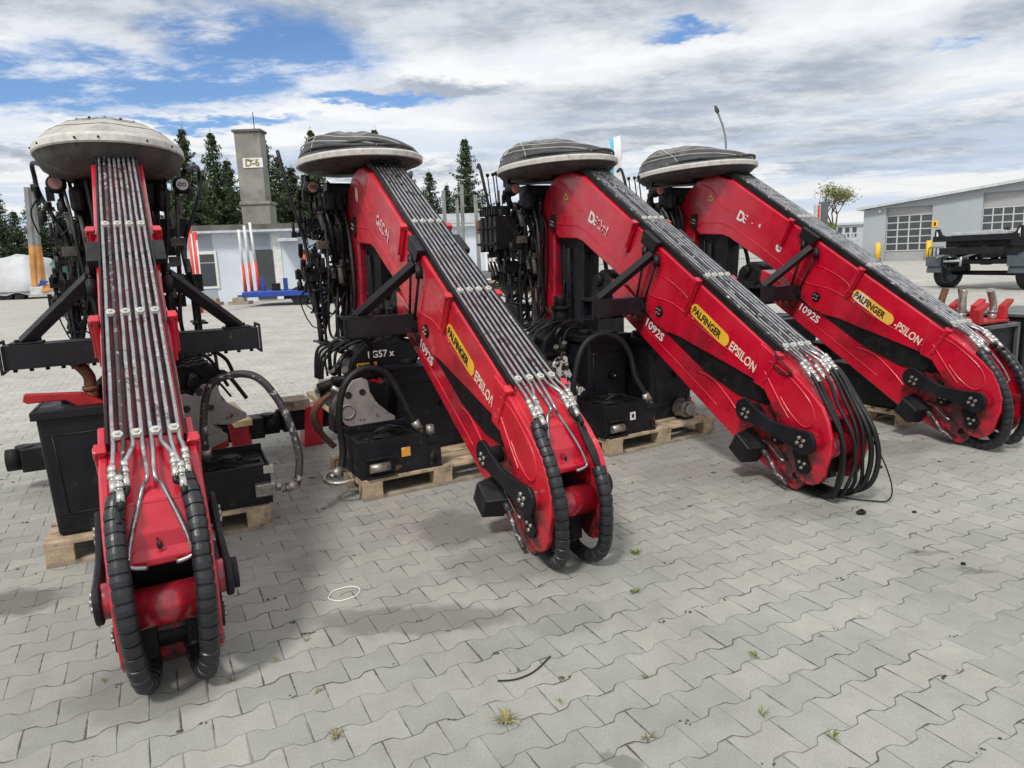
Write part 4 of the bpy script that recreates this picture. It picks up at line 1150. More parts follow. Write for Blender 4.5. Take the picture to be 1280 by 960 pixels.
# pallet 1
r1, H, W, Dp = tank(P1, A1, .05, .60, .06, .50, .86, 'black oil tank with round gauge, red hook and upright fittings, beside leftmost crane')
hk = MB().prism([(-.06, H + .06), (-.05, H + .10), (.22, H + .08), (.34, H + .00), (.34, H - .02), (.20, H - .0), (.14, H + .045), (-.04, H + .045)], .10, .15); hk.build('red_hook', M['redtank'], r1, .006)
fitting(r1, .26, .20, H, -.9, M['brown'], .22, .032); fitting(r1, .42, .22, H, .8, M['dark'], .16, .03)
MB().tube(spline([(.30, .3, H + .02), (.34, .3, H + .10), (.48, .28, H + .14), (.58, .28, H + .05)], 5), .05, 10).build('hose_bend', M['rubber'], r1)
MB().tube(spline([(.24, .24, H), (.30, .24, H + .08), (.42, .2, H + .16), (.56, .2, H + .20)], 5), .02, 8).build('thin_hose', M['rubber'], r1)
cooler(P1, A1, .80, 1.22, .03, .48, .146, .40, 'black oil cooler with round fan on top, beside leftmost crane', 0)
hose_thing('coolant_hose', 'thick worn hose arching over the cooler beside the leftmost crane',
           [w2l(P1, A1, .88, .30, .42), w2l(P1, A1, .875, .24, .62), w2l(P1, A1, .93, .20, .88), w2l(P1, A1, 1.07, .16, .955), w2l(P1, A1, 1.22, .12, .92), w2l(P1, A1, 1.34, .08, .72), w2l(P1, A1, 1.40, .04, .46), w2l(P1, A1, 1.385, .0, .32), w2l(P1, A1, 1.36, -.01, .25), w2l(P1, A1, 1.30, -.01, .235)], .024, M['pipedark'], group='thick coolant hoses')
grapple(P1, A1 + 6, .70, .62, 'grey steel log grapple lying behind the round-fan cooler', M['jaw'], txt=False, bdx=-.30, bdz=-.06, extra=True)
# pallet 2
cooler(P2, A2, .0, .50, .02, .42, .146, .41, 'black oil cooler with rusty bracket and orange sticker on its front', 1)
tank(P2, A2, .46, 1.10, .46, .80, .80, 'plain black oil tank behind the orange-stickered cooler')
hose_thing('coolant_hose', 'thick black hose arching over the orange-stickered cooler',
           [w2l(P2, A2, -.16, .10, .20), w2l(P2, A2, -.11, .12, .22), w2l(P2, A2, -.075, .14, .35), w2l(P2, A2, -.08, .14, .60), w2l(P2, A2, -.02, .14, .80), w2l(P2, A2, .12, .14, .89), w2l(P2, A2, .27, .14, .84), w2l(P2, A2, .36, .12, .68), w2l(P2, A2, .42, .10, .52), w2l(P2, A2, .47, .08, .42)], .024, M['rubber'], group='thick coolant hoses')
grapple(P2, A2, .02, .43, 'grey steel log grapple with white FG57 lettering, beside the plain oil tank', M['jaw'], txt=True)
MB_ = MB().tube(spline([w2l(P2, A2, -.05, -.0, .17), w2l(P2, A2, -.16, .02, .16), w2l(P2, A2, -.22, .10, .17), w2l(P2, A2, -.16, .20, .19), w2l(P2, A2, -.06, .16, .20)], 6), .016, 8)
tag(MB_.build('pipe_loop', M['bolt']), 'short dull metal pipe loop sticking out left of the orange-stickered cooler', 'pipe')
# pallet 3
cooler(P3, A3, -.02, .42, .03, .43, .146, .41, 'black oil cooler with a small white sticker on its front', 2)
tank(P3, A3, .16, .60, .45, .80, .90, 'tall narrow black oil tank behind the white-stickered cooler')
r3, H, W, Dp = tank(P3, A3, .64, 1.16, .22, .72, .86, 'wide black oil tank beside the red-capped pump')
for k, tt in enumerate((-.6, .5)): fitting(r3, .12 + .2 * k, .25, H, tt, M['dark'], .16)
hose_thing('coolant_hose', 'thick black hose arching over the white-stickered cooler',
           [w2l(P3, A3, -.16, .25, .42), w2l(P3, A3, -.15, .25, .60), w2l(P3, A3, -.06, .25, .86), w2l(P3, A3, .12, .24, .96), w2l(P3, A3, .30, .22, .90), w2l(P3, A3, .40, .20, .76), w2l(P3, A3, .42, .16, .58), w2l(P3, A3, .47, .10, .44), w2l(P3, A3, .50, .08, .38)], .024, M['rubber'], group='thick coolant hoses')
grapple(P3, A3 + 4, -.20, .50, 'black log grapple with its paint stripped to white metal, behind the white-stickered cooler', M['jawworn'], txt=False)
pr = thing('oil_pump', 'small round metal pump with a red cap on the third pallet', 'pump', w2l(P3, A3, .98, .10, .146), R(A3))
MB().cyl((0, 0, .085), (0, .12, .085), .085, 20).cyl((0, -.03, .085), (0, 0, .085), .055, 16).build('pump_body', M['bolt'], pr, .006)
MB().cyl((-.02, -.01, .165), (-.02, -.01, .20), .028, 12).build('cap', M['red'], pr, .003)
MB().bb((-.06, 0, 0), (.06, .10, .02)).build('foot', M['dark'], pr)
# pallet 4: tanks behind the last crane, one with four hose stubs
P4b = (2.50, 7.05)
r4, H, W, Dp = tank(P4b, 27, .02, .92, .0, .55, .84, 'black oil tank with brass stubs and a tan patch, seen between the two right cranes')
fitting(r4, .06, .2, H, -.7, M['brown'], .2, .03); fitting(r4, .20, .22, H, -.8, M['dark'], .2, .03)
MB().bb((-.1, .1, H), (.30, .3, H + .05)).build('red_plate', M['redtank'], r4, .005)
MB().cyl((.62, .012, H * .45), (.62, -.008, H * .45), .09, 20).build('tan_patch', M['brown'], r4)
tank(P4, A4, .0, .40, .10, .75, .50, 'low black oil tank on the pallet behind the rightmost crane tip')
# frame with fittings far right
F0 = (4.62, 5.30); FA = 28
P5 = F0
r5 = thing('valve_tank', 'grey framed black tank with four pipe stubs and red brackets at the right edge', 'oil tank', (4.14, 6.42, 0), R(27))
hm = mat('grey_metal_frame', (.10, .10, .10), .5, metal=.3, var=.3, col2=(.2, .2, .2), nscale=9)
MB().bb((0.01, 0.02, .02), (.99, .59, .745)).build('tank_body', M['black'], r5, .01)
fr = MB()
for (x, y) in ((-.02, -.02), (.48, -.02), (1.0, -.02), (-.02, .6), (1.0, .6)): fr.bb((x, y, 0), (x + .035, y + .035, .765))
fr.bb((-.02, -.02, .735), (1.03, .015, .77)); fr.bb((-.02, .60, .735), (1.03, .635, .77)); fr.bb((-.02, .015, .735), (.015, .6, .77)); fr.bb((1.0, .015, .735), (1.035, .6, .77))
fr.build('frame', hm, r5, .003)
for (x, y, t, mm_) in ((.66, .56, .5, M['brown']), (.44, .22, .1, M['bolt']), (.80, .42, -.3, M['brown']), (.90, .18, -.6, M['bolt'])): fitting(r5, x, y, .78, t, mm_, .24, .034)
MB().bb((.30, .06, .775), (.98, .50, .80)).build('red_plate', M['redtank'], r5, .004)
for (x, y) in ((.72, .46), (.36, .0), (.84, .30), (.96, .10)):
    MB().prism([(x, .80), (x + .08, .80), (x + .06, .90), (x + .15, .96), (x + .15, .995), (x + .01, .93)], y, y + .07).build('red_bracket', M['redtank'], r5, .005)
t6 = thing('steel_cabinet', 'dark steel cabinet cut off by the right edge, beside the framed tank', 'cabinet', (5.20, 6.98, 0), R(27))
MB().bb((0, 0, 0), (1.0, .6, .80)).build('cabinet_body', M['black'], t6, .012)
MB().bb((-.02, -.02, .80), (1.02, .62, .83)).build('lid', hm, t6, .004)
bp_ = MB().bb((0, 0, 0), (.5, .35, .62)); o = bp_.build('black_box', M['black'], None, .01); o.location = (3.20, 6.85, 0); o.rotation_euler = (0, 0, R(28))
tag(o, 'plain black steel box on the ground behind the two right cranes', 'box')

# planks lying on the stabiliser beams
def plank(x, y, z, L, w, h, k, rz, tilt, ma, label):
    ox, oy, th = CRANES[k]
    e = Vector((math.cos(th), math.sin(th), 0)); l = Vector((-e.y, e.x, 0))
    o = MB().box((0, 0, 0), (L, w, h)).build('plank', ma, None, .003)
    o.location = Vector((ox, oy, 0)) + e * x + l * y + Vector((0, 0, z)); o.rotation_euler = (0, tilt, th + rz)
    tag(o, label, 'plank', 'planks lying on the beams'); return o
plank(-3.25, .62, .375, .62, .14, .05, 0, R(6), R(5), M['woodnew'], 'pale plank lying on the beam right of the leftmost crane')
plank(-3.25, -.52, .375, .70, .11, .05, 1, R(4), R(3), M['woodnew'], 'long pale plank resting on the red bracket left of the second crane')
plank(-3.27, -.78, .385, .26, .24, .09, 1, R(2), 0, M['woodold'], 'thick weathered timber block on the beam left of the second crane')

# ------------------------------------------------------------------ small things on the paving
def weed(px, py, size, label, cat='weed', n=16, col='g'):
    size *= .78
    g = ground(px, py); rr = random.Random(int(px * 7 + py))
    mb = MB()
    for k in range(n):
        a = rr.uniform(0, 6.28); L = size * rr.uniform(.5, 1.1); lean = rr.uniform(.5, 1.6); w = size * rr.uniform(.05, .10)
        d = Vector((math.cos(a), math.sin(a), 0)); q = Vector((-d.y, d.x, 0)); b0 = d * rr.uniform(0, size * .15)
        p1 = b0 + d * L * .5 * min(1, lean) + Vector((0, 0, L * .35)); p2 = b0 + d * L * min(1.1, lean) + Vector((0, 0, L * .40 / lean))
        mb.add([b0 - q * w * .4, b0 + q * w * .4, p1 + q * w, p1 - q * w, p2], [(0, 1, 2, 3), (3, 2, 4)])
    o = mb.build('weed', M['weed' + col]); o.location = g
    tag(o, label, cat, 'weeds in the paving joints'); return o
M['weedg'] = mat('weed_leaf', (.12, .17, .035), .7, var=.35, vscale=30, col2=(.20, .19, .07), nscale=40)
M['weedy'] = mat('dry_weed_leaf', (.22, .20, .08), .8, var=.35, vscale=30, col2=(.14, .17, .05), nscale=40)
for (x, y, s, lb, n, c) in [
    (795, 692, .060, 'bright green grass tuft in the joint just right of the second crane tip', 26, 'g'),
    (795, 741, .055, 'flat green rosette below the bright tuft by the second crane tip', 12, 'g'),
    (944, 820, .050, 'leafy dandelion sprig in the middle of the right foreground', 9, 'g'),
    (952, 893, .055, 'upright green leaf with a reddish leaf beside it at the lower right', 7, 'g'),
    (632, 902, .075, 'straggly dry-yellow tuft at the bottom middle', 26, 'y'),
    (420, 920, .050, 'dry-tipped tuft at the bottom left of the middle', 22, 'y'),
    (384, 800, .030, 'tiny tuft under the white wire ring', 12, 'y'),
    (398, 865, .030, 'tiny dark tuft between the wire ring and the bottom edge', 12, 'y'),
    (345, 826, .032, 'thin sprig right of the leftmost crane tip', 9, 'y'),
    (807, 847, .028, 'tiny dark sprig in the joint at lower middle right', 9, 'g'),
    (22, 712, .035, 'small green sprig beside the first pallet at the left edge', 9, 'g'),
    (1040, 922, .05, 'low green sprig near the bottom right corner', 9, 'g'),
    (810, 922, .045, 'brown-green creeping weed near the bottom edge right of middle', 14, 'y'),
    (1025, 795, .028, 'tiny sprig right of the leafy dandelion', 7, 'g'),
    (1075, 772, .022, 'tiny sprig farther right of the leafy dandelion', 6, 'g'),
    (745, 692, .03, 'small green weed touching the second crane hose', 12, 'g'),
    (290, 850, .04, 'dry sprig beside the right hose of the leftmost crane', 12, 'y'),
    (130, 852, .035, 'dry sprig left of the leftmost crane tip', 10, 'y'),
    (700, 878, .03, 'tiny dark sprig between the dry-yellow tuft and the dandelion', 8, 'g'),
    (560, 790, .022, 'tiny sprig left of the loose black wire', 6, 'g')]:
    weed(x, y, s, lb, n=n, col=c)
rr = random.Random(5); mb = MB()
lx, ly = .8893, .4573
for k in range(620):      # specks of moss and grit caught in the joints
    row = rr.randint(-18, 60); vv = row * .1435 + (-.537 * ly + 2.301 * lx); uu = rr.uniform(-3, 6)
    x = uu * lx - vv * ly; y = uu * ly + vv * lx
    if y < .9 or y > 12: continue
    s_ = rr.uniform(.002, .007) * (1 if y < 4 else 1.4)
    for q in range(rr.randint(1, 4)):
        mb.ball((x + rr.uniform(-.02, .02), y + rr.uniform(-.012, .012), s_ * .2), s_, 5, (rr.uniform(.7, 1.8), rr.uniform(.7, 1.6), .45))
tag(mb.build('joint_litter', mat('moss_and_grit', (.06, .062, .03), .9, var=.5, vscale=8, col2=(.03, .028, .025), nscale=3)), kind='stuff')
o = MB().tube(spline([ground(x, y, .004) for x, y in ((410, 747), (418, 738), (440, 733), (450, 737), (444, 745), (425, 751), (412, 749), (411, 745))], 6), .0032, 6).build('wire_ring', M['white']); tag(o, 'bent ring of white wire lying on the paving between the two left cranes', 'wire')
o = MB().tube(spline([ground(x, y, .005) for x, y in ((622, 851), (645, 849), (668, 839), (688, 820))], 6), .0030, 6).build('loose_wire', M['rubber']); tag(o, 'short curved black wire lying on the paving at the bottom middle', 'wire')
for (x, y, s_, lb) in ((1076, 643, .030, 'dark angular stone right of the third crane hoses'), (1100, 585, .022, 'dark lump on the paving between the two right crane tips'), (1204, 706, .014, 'tiny dark stone at the right'), (1143, 641, .014, 'small flat dark chip left of the angular stone')):
    rr = random.Random(int(x)); mb = MB(); mb.ball((0, 0, 0), s_, 7, (1, .8, .6)); mb.v = [(a * rr.uniform(.75, 1.2), b * rr.uniform(.75, 1.2), c_ * rr.uniform(.7, 1.2)) for a, b, c_ in mb.v]; mb.sm = [False] * len(mb.f)
    o = mb.build('stone', M['dark']); g = ground(x, y); o.location = (g.x, g.y, s_ * .45); tag(o, lb, 'stone', 'dark stones on the paving')

# ------------------------------------------------------------------ low white building with chimney behind the cranes
M['bluewall'] = mat('pale_blue_render', (.58, .63, .69), .9, var=.06, vscale=.8, col2=(.40, .44, .48), thr=(.58, .72), nscale=1.2)
M['greywall'] = mat('blue_grey_render', (.30, .34, .39), .9, var=.08, vscale=1)
M['felt'] = mat('roof_felt', (.11, .105, .095), .9, var=.3, vscale=1.5)
M['gutter'] = mat('pale_metal_gutter', (.52, .54, .56), .5, metal=.2, var=.15)
M['concrete'] = mat('stained_concrete', (.24, .235, .21), .9, var=.18, vscale=1.2, col2=(.14, .13, .115), thr=(.52, .70), nscale=.9, bump=.2, bscale=12)
M['darkglass'] = mat('window_glass', (.03, .035, .04), .08, spec=.8)
M['darkdoor'] = mat('dark_grey_door', (.045, .05, .055), .6, var=.1)
M['whiteframe'] = mat('white_window_frame', (.68, .68, .66), .5)
M['bluebed'] = mat('blue_trailer_paint', (.012, .05, .30), .5, var=.2, col2=(.02, .03, .08), nscale=4)
M['stakered'] = mat('red_stake_paint', (.62, .045, .03), .5, var=.15)
M['stakewhite'] = mat('white_stake_paint', (.66, .66, .64), .5, var=.12)
A = at(190, 378, 32.6); A.z = 0; B = at(607, 345, 35.6); B.z = 0
d = (B - A); LEN = d.length; ang = math.atan2(d.y, d.x)
bld = thing('low_building', 'long low pale blue building with a flat felt roof and big chimney', 'building', A, ang)
def bx(px, Yd=None):
    """distance along the facade of the vertical line seen at px"""
    r = ray(px, 340); n_ = Vector((-d.y, d.x, 0)).normalized()
    t = (A - Vector((0, 0, EYE))).dot(n_) / r.dot(n_); q = Vector((0, 0, EYE)) + r * t
    return (q - A).dot(d.normalized())
def bz_(px, py):
    r = ray(px, py); n_ = Vector((-d.y, d.x, 0)).normalized()
    t = (A - Vector((0, 0, EYE))).dot(n_) / r.dot(n_); return EYE + r.z * t
Ht = bz_(330, 290); X2 = bx(548)
MB().bb((-1.0, 0, 0), (X2, 8, Ht)).build('wall', M['bluewall'], bld)
H2 = bz_(590, 283)
MB().bb((X2, -.15, 0), (bx(607), 8, H2)).build('wall', M['bluewall'], bld)
MB().bb((-1.4, -.5, Ht), (X2 + .1, 8.4, Ht + .10)).build('eaves', M['gutter'], bld)
MB().bb((-1.4, -.35, Ht + .10), (X2 + .1, 8.3, Ht + .36)).build('roof', M['felt'], bld)
MB().bb((X2 - .1, -.5, H2), (bx(608), 8.4, H2 + .12)).bb((X2, -.35, H2 + .15), (bx(606), 8, H2 + .62)).build('parapet', M['gutter'], bld)
def panel(x0, y0, x1, y1, name, ma, dep, par=None, bev=0):
    a, b = bx(x0), bx(x1); za, zb = bz_((x0 + x1) / 2, y1), bz_((x0 + x1) / 2, y0)
    return MB().bb((a, -dep, max(0, za)), (b, .02, zb)).build(name, ma, par or bld, bev)
panel(241, 291, 269, 378, 'wall_panel', M['greywall'], .03); panel(315, 292, 341, 312, 'wall_panel', M['greywall'], .03)
w_ = panel(243, 314, 273, 361, 'window', M['whiteframe'], .07)
panel(246, 318, 270, 328, 'blind', M['darkdoor'], .085, w_); panel(246, 329, 270, 358, 'pane', M['darkglass'], .08, w_)
dr = panel(320, 312, 343, 374, 'door', M['darkdoor'], .06)
panel(344, 294, 354, 374, 'wall_panel', M['stakewhite'], .035)
MB().bb((bx(353), -1.0, bz_(364, 302)), (bx(378), 0, bz_(364, 298))).build('porch_roof', M['gutter'], bld)
panel(380, 312, 384, 372, 'post', M['brown'], .12); 
w_ = panel(566, 305, 579, 322, 'window', M['whiteframe'], .20); panel(568, 307, 577, 320, 'pane', M['brown'], .215, w_)
panel(552, 290, 560, 340, 'pilaster', M['greywall'], .19)
def inroot(px, py, Y): return at(px, py, Y)
# chimney
c0 = at(305, 282, 36.5); c1 = at(340, 282, 36.5); ct = at(306, 165, 36.5); cm = at(322, 256, 36.5)
cw = (c1.x - c0.x)
ch = MB(); ch.bb((c0.x, 36.4, Ht - .2), (c1.x, 37.4, cm.z)).build('chimney_base', M['concrete'], None)
cb = bpy.data.objects['chimney_base']; cb.parent = bld; cb.matrix_parent_inverse = bld.matrix_basis.inverted() if False else (Matrix.Translation(A) @ Matrix.Rotation(ang, 4, 'Z')).inverted()
inv = (Matrix.Translation(A) @ Matrix.Rotation(ang, 4, 'Z')).inverted()
def under(o): o.parent = bld; o.matrix_parent_inverse = inv; return o
st = under(MB().bb((c0.x - .06, 36.33, cm.z), (c1.x + .06, 37.45, cm.z + .16)).build('chimney_ledge', M['concrete'], None, .03))
sx0 = c0.x - .02; sx1 = sx0 + cw * .90
stack = under(MB().bb((sx0, 36.45, cm.z + .16), (sx1, 37.3, ct.z)).build('chimney', M['concrete'], None, .02))
under(MB().bb((sx0 - .08, 36.37, ct.z), (sx1 + .08, 37.38, ct.z + .12)).build('chimney_cap', M['felt'], None, .01))
under(MB().cyl((sx0 + .9, 36.9, ct.z + .1), (sx0 + .9, 36.9, ct.z + 1.0), .02, 6).build('lightning_rod', M['dark'], None))
s0 = at(303, 210, 36.4); s1 = at(327, 197, 36.4)
sg = under(MB().bb((s0.x + .05, 36.41, s0.z), (s1.x + .02, 36.445, s1.z)).build('sign_plate', M['white'], None))
M['galv'] = mat('galvanised_stake', (.24, .245, .245), .5, metal=.4, var=.2, vscale=2, col2=(.18, .15, .12), nscale=2)
M['olive'] = mat('olive_yellow_lettering', (.22, .20, .03), .6)
def text_world(name, txt, size, ma, loc, parent, **kw):
    me = text_mesh(txt, size, ma, **kw); o = link(name, me, None); o.parent = parent
    o.matrix_basis = Matrix.Translation(loc) @ Matrix.Rotation(R(90), 4, 'X'); return o
text_world('sign_lettering', 'D-6', .50, M['olive'], Vector((s0.x + .15, 36.40, s0.z + .07)), sg, bold=.012, sx=.93)
text_world('sign_lettering', 'OBJEKT', .13, M['ink'], Vector((s0.x + .22, 36.40, s1.z - .16)), sg, sx=1.1)

# ------------------------------------------------------------------ trees
def leafmat(name, col, col2):
    ma = bpy.data.materials.new(name); ma.use_nodes = True; nt = ma.node_tree; N = NT(nt.nodes, nt.links); b = nt.nodes['Principled BSDF']
    geo = N.new('ShaderNodeNewGeometry'); oi = N.new('ShaderNodeObjectInfo')
    f = N.math('ADD', N.math('MULTIPLY', geo.outputs['Random Per Island'], .7), N.math('MULTIPLY', N.noise(geo.outputs['Position'], .8, 3, .6), .5))
    N.put(b.inputs['Base Color'], N.mix(f, (*col, 1), (*col2, 1))); b.inputs['Roughness'].default_value = .8; b.inputs['Specular IOR Level'].default_value = .2
    return ma
M['needle'] = leafmat('spruce_needles', (.018, .034, .016), (.065, .095, .042))
M['leaf'] = leafmat('spring_leaves', (.08, .10, .03), (.20, .20, .07))
M['bark'] = mat('grey_brown_bark', (.10, .08, .06), .9, var=.3, bump=.3)
def spruce_mesh(seed, h, rb):
    rr = random.Random(seed); cr_ = MB(); tr = MB()
    tr.tube([(0, 0, 0), (0, 0, h * .5), (.03, 0, h * .97)], [h * .016, h * .009, h * .002], 7)
    z = h * .06
    while z < h * .985:
        f = z / h
        Rr = rb * 1.12 * (1 - f) ** .92 * rr.uniform(.45, 1.2) + .06
        nb = 5 if f > .7 else 7
        a0 = rr.uniform(0, 6.28)
        for k in range(nb):
            if rr.random() < .22: continue
            a = a0 + 6.28 * k / nb + rr.uniform(-.3, .3); L = Rr * rr.uniform(.6, 1.15)
            dz = (.35 * f - .10) * L; dr_ = Vector((math.cos(a), math.sin(a), 0)); q = Vector((-dr_.y, dr_.x, 0))
            def P_(t): return dr_ * L * t + Vector((0, 0, z + dz * t - .22 * L * t * (1 - t) * 2 + .12 * L * t * t))
            tr.tube([P_(0), P_(.5), P_(1)], [.02 + .01 * L, .012, .004], 3)
            ns = max(4, int(L / .085))
            for i in range(ns):
                t = (i + .6) / ns; p = P_(t); w = (.10 + .22 * L * (1 - t) * .7) * rr.uniform(.6, 1.2)
                for sd in (-1, 1):
                    tip = p + (q * sd * w + dr_ * w * .55 + Vector((0, 0, rr.uniform(-.16, .02) - .05)))
                    e_ = Vector((rr.uniform(-1, 1), rr.uniform(-1, 1), rr.uniform(-1, 1))).normalized() * .028
                    mid = (p + tip) / 2
                    cr_.add([p - e_, mid - e_ * 1.6, tip, mid + e_ * 1.6, p + e_], [(0, 1, 2, 3, 4)])
                    if rr.random() < .75:
                        dn = mid + Vector((rr.uniform(-.05, .05), rr.uniform(-.05, .05), -rr.uniform(.10, .24)))
                        cr_.add([mid - e_ * 1.4, dn, mid + e_ * 1.4], [(0, 1, 2)])
        z += h * .019 * rr.uniform(.8, 1.2) * (1.15 - .4 * f)
    for k in range(8):
        t = k / 8; p = Vector((.03, 0, h * (.93 + .07 * t))); a = k * 2.4; cr_.add([p, p + Vector((math.cos(a) * .12 * (1.3 - t), math.sin(a) * .12 * (1.3 - t), .12)), p + Vector((0, 0, .10))], [(0, 1, 2)])
    return cr_.mesh('crown', M['needle']), tr.mesh('trunk', M['bark'])
SP = [spruce_mesh(s, 10, 2.0) for s in (1, 2, 3)]
def spruce(px, top, Y, label, v, wide=1.0):
    b = at(px, 300, Y); t = at(px, top, Y); hh = t.z
    root = thing('spruce_tree', label, 'tree', (b.x, Y, 0), v * 1.3, 'spruces behind the low building')
    root.scale = (hh / 10 * wide * 1.45, hh / 10 * wide * 1.45, hh / 10)
    link('crown', SP[v % 3][0], root); link('trunk', SP[v % 3][1], root)
for i, a in enumerate([
    (4, 232, 60, 'spruce cut by the left edge, behind the white tarp', 0, .9), (52, 226, 62, 'dark spruce behind the green tarp', 1, 1.1), (22, 262, 64, 'low spruce between the left edge tree and the green tarp', 2, 1.4), (80, 262, 64, 'low dark spruce hidden mostly by the leftmost crane', 0, 1.6),
    (110, 255, 60, 'spruce seen through the leftmost crane left side', 2, 1.6), (185, 240, 50, 'spruce seen through the leftmost crane right side', 1, 1.5),
    (243, 155, 46, 'tall slim spruce left of the chimney, farther from it', 1, .95), (278, 161, 45, 'tall spruce just left of the chimney', 2, .95), (262, 215, 49, 'lower spruce filling between the two left of the chimney', 0, 1.3),
    (341, 168, 46, 'tall spruce just right of the chimney', 0, .95), (372, 205, 49, 'lower spruce between chimney and the second crane', 1, 1.4), (318, 215, 50, 'spruce hidden mostly by the chimney', 2, 1.3), (222, 235, 50, 'low spruce beside the tall slim one', 2, 1.3),
    (400, 158, 47, 'spruce whose tip shows left of the second canopy', 2, .9), (478, 158, 47, 'spruce whose tip shows above the second canopy', 0, .9), (506, 178, 47, 'spruce whose tip shows right of the second canopy', 1, .9),
    (541, 212, 45, 'broad shorter spruce right of the second canopy', 2, 1.15), (587, 170, 45, 'tall lone spruce between the second and third canopies', 0, 1.0),
    (440, 235, 50, 'spruce hidden behind the second crane head', 1, 1.4), (229, 200, 52, 'middling spruce left of all the tall ones', 0, 1.0), (294, 196, 52, 'middling spruce peeping out left of the chimney shaft', 1, 1.2), (357, 192, 52, 'middling spruce two right of the chimney', 2, 1.2), (388, 215, 50, 'low spruce just left of the second crane hand rail', 0, 1.2), (562, 228, 50, 'low spruce between the broad short one and the tall lone one', 1, 1.0), (640, 262, 56, 'dark spruce behind the white van', 2, 1.8), (612, 262, 56, 'dark spruce at the end of the low building', 1, 1.5)]):
    spruce(*a)
# bare spring tree on the right
def spring_tree():
    b = at(1043, 290, 95); b.z = 0; t = at(1043, 234, 95)
    root = thing('deciduous_tree', 'thinly leafed spring tree behind the grey and red sign pillar', 'tree', b)
    rr = random.Random(9); tr = MB(); cr_ = MB(); H_ = t.z
    def br(p, dd, L, r, dep):
        q = p + dd * L
        tr.tube([p, (p + q) / 2 + Vector((rr.uniform(-.1, .1), 0, rr.uniform(-.05, .05))) * L * .3, q], [r, r * .8, r * .6], 5)
        if dep == 0:
            for k in range(14):
                c_ = q + Vector((rr.gauss(0, .45), rr.gauss(0, .45), rr.gauss(0, .35))); s_ = rr.uniform(.08, .2)
                u = Vector((rr.uniform(-1, 1), rr.uniform(-1, 1), rr.uniform(-1, 1))).normalized() * s_; w = u.orthogonal().normalized() * s_ * .7
                cr_.add([c_ - u, c_ + w, c_ + u, c_ - w], [(0, 1, 2, 3)])
            return
        for k in range(3 if dep > 1 else 4):
            a = rr.uniform(0, 6.28); br(q, (dd + Vector((math.cos(a), math.sin(a), rr.uniform(-.1, .3))) * rr.uniform(.5, .95)).normalized(), L * rr.uniform(.55, .8), r * .6, dep - 1)
    br(Vector((0, 0, 0)), Vector((0, 0, 1)), H_ * .38, .22, 4)
    tr.build('trunk', M['bark'], root); cr_.build('crown', M['leaf'], root)
spring_tree()
def bush(px, py, Y, w, h, label, nm='leaf'):
    b = at(px, py, Y); rr = random.Random(int(px)); mb = MB()
    for k in range(1500):
        a = rr.uniform(0, 6.28); r = math.sqrt(rr.random()); z = rr.random()
        rad = w * (1 - .5 * z ** 2) * (.8 + .2 * math.sin(3 * a))
        c_ = Vector((math.cos(a) * r * rad, math.sin(a) * r * rad, z * h)); s_ = h * rr.uniform(.03, .07)
        u = Vector((rr.uniform(-1, 1), rr.uniform(-1, 1), rr.uniform(-1, 1))).normalized() * s_; v = u.orthogonal().normalized() * s_ * .6
        mb.add([c_ - u, c_ + v, c_ + u, c_ - v], [(0, 1, 2, 3)])
    o = mb.build('bush', M[nm]); o.location = (b.x, Y, 0); tag(o, label, 'bush'); return o
bush(1034, 290, 92, 2.0, 4.4, 'yellow-green bush at the foot of the spring tree')

# ------------------------------------------------------------------ things standing before the low building
def stake_row(pts, label, hY, group, ma_lo=M['stakered']):
    pass
def pole(name, x0, y0, x1, y1, Y, r, ma, parent=None, sq=False):
    a = at(x0, y0, Y); b = at(x1, y1, Y)
    return MB().cyl(a, b, r, 4 if sq else 8).build(name, ma, parent)
tb = thing('blue_flatbed', 'blue flatbed trailer with red and white stakes before the pale building', 'trailer')
bedL = at(307, 369, 29); bedR = at(430, 362, 29); bz0 = (bedL.z + bedR.z) / 2
MB().bb((bedL.x, 28.6, bz0 - .12), (bedR.x, 31, bz0 + .10)).build('bed', M['bluebed'], tb, .02)
MB().bb((bedL.x + 1.6, 28.9, .25), (bedR.x, 30.8, bz0 - .12)).build('chassis', M['dark'], tb)
for k in range(3): MB().cyl((bedL.x + 2.3 + k * 1.0, 28.7, .38), (bedL.x + 2.3 + k * 1.0, 29.1, .38), .38, 16).build('wheel', M['rubber'], tb, .03)
MB().bb((bedL.x - .3, 28.9, bz0 - .10), (bedL.x, 29.0, bz0 - .02)).build('drawbar', M['bluebed'], tb)
for k, (xt, yt, xb, yb) in enumerate(((298, 287, 308, 367), (305, 282, 316, 366), (312, 278, 325, 366))):
    b = at(xb, yb, 29.0 + .7 * k); t = at(xt, yt, 29.0 + .7 * k); mid = b.lerp(t, .45); b.z = bz0
    s_ = MB().cyl(mid, t, .055, 6).build('stake', M['stakewhite'], tb); MB().cyl(b, mid, .056, 6).build('red_band', M['stakered'], s_)
    m2 = b + Vector((-.08, 0, 0)); MB().cyl(m2, mid + Vector((-.08, 0, 0)), .03, 5).build('white_band', M['stakewhite'], s_)
for k, x in enumerate((384, 391, 399)):
    a = at(x, 360, 29.3); b = at(x - 4, 318, 29.3); MB().cyl(a, b, .055, 6).build('stake', M['stakered'], tb)
for k, (x, w) in enumerate(((329, .12), (345, .3), (357, .14))):
    a = at(x, 355, 29.2); MB().bb((a.x - w / 2, 29.1, bz0 + .1), (a.x + w / 2, 29.3, bz0 + .1 + (.55, .3, .5)[k])).build('winch_post', M['bluebed'] if k != 1 else M['dark'], tb, .01)
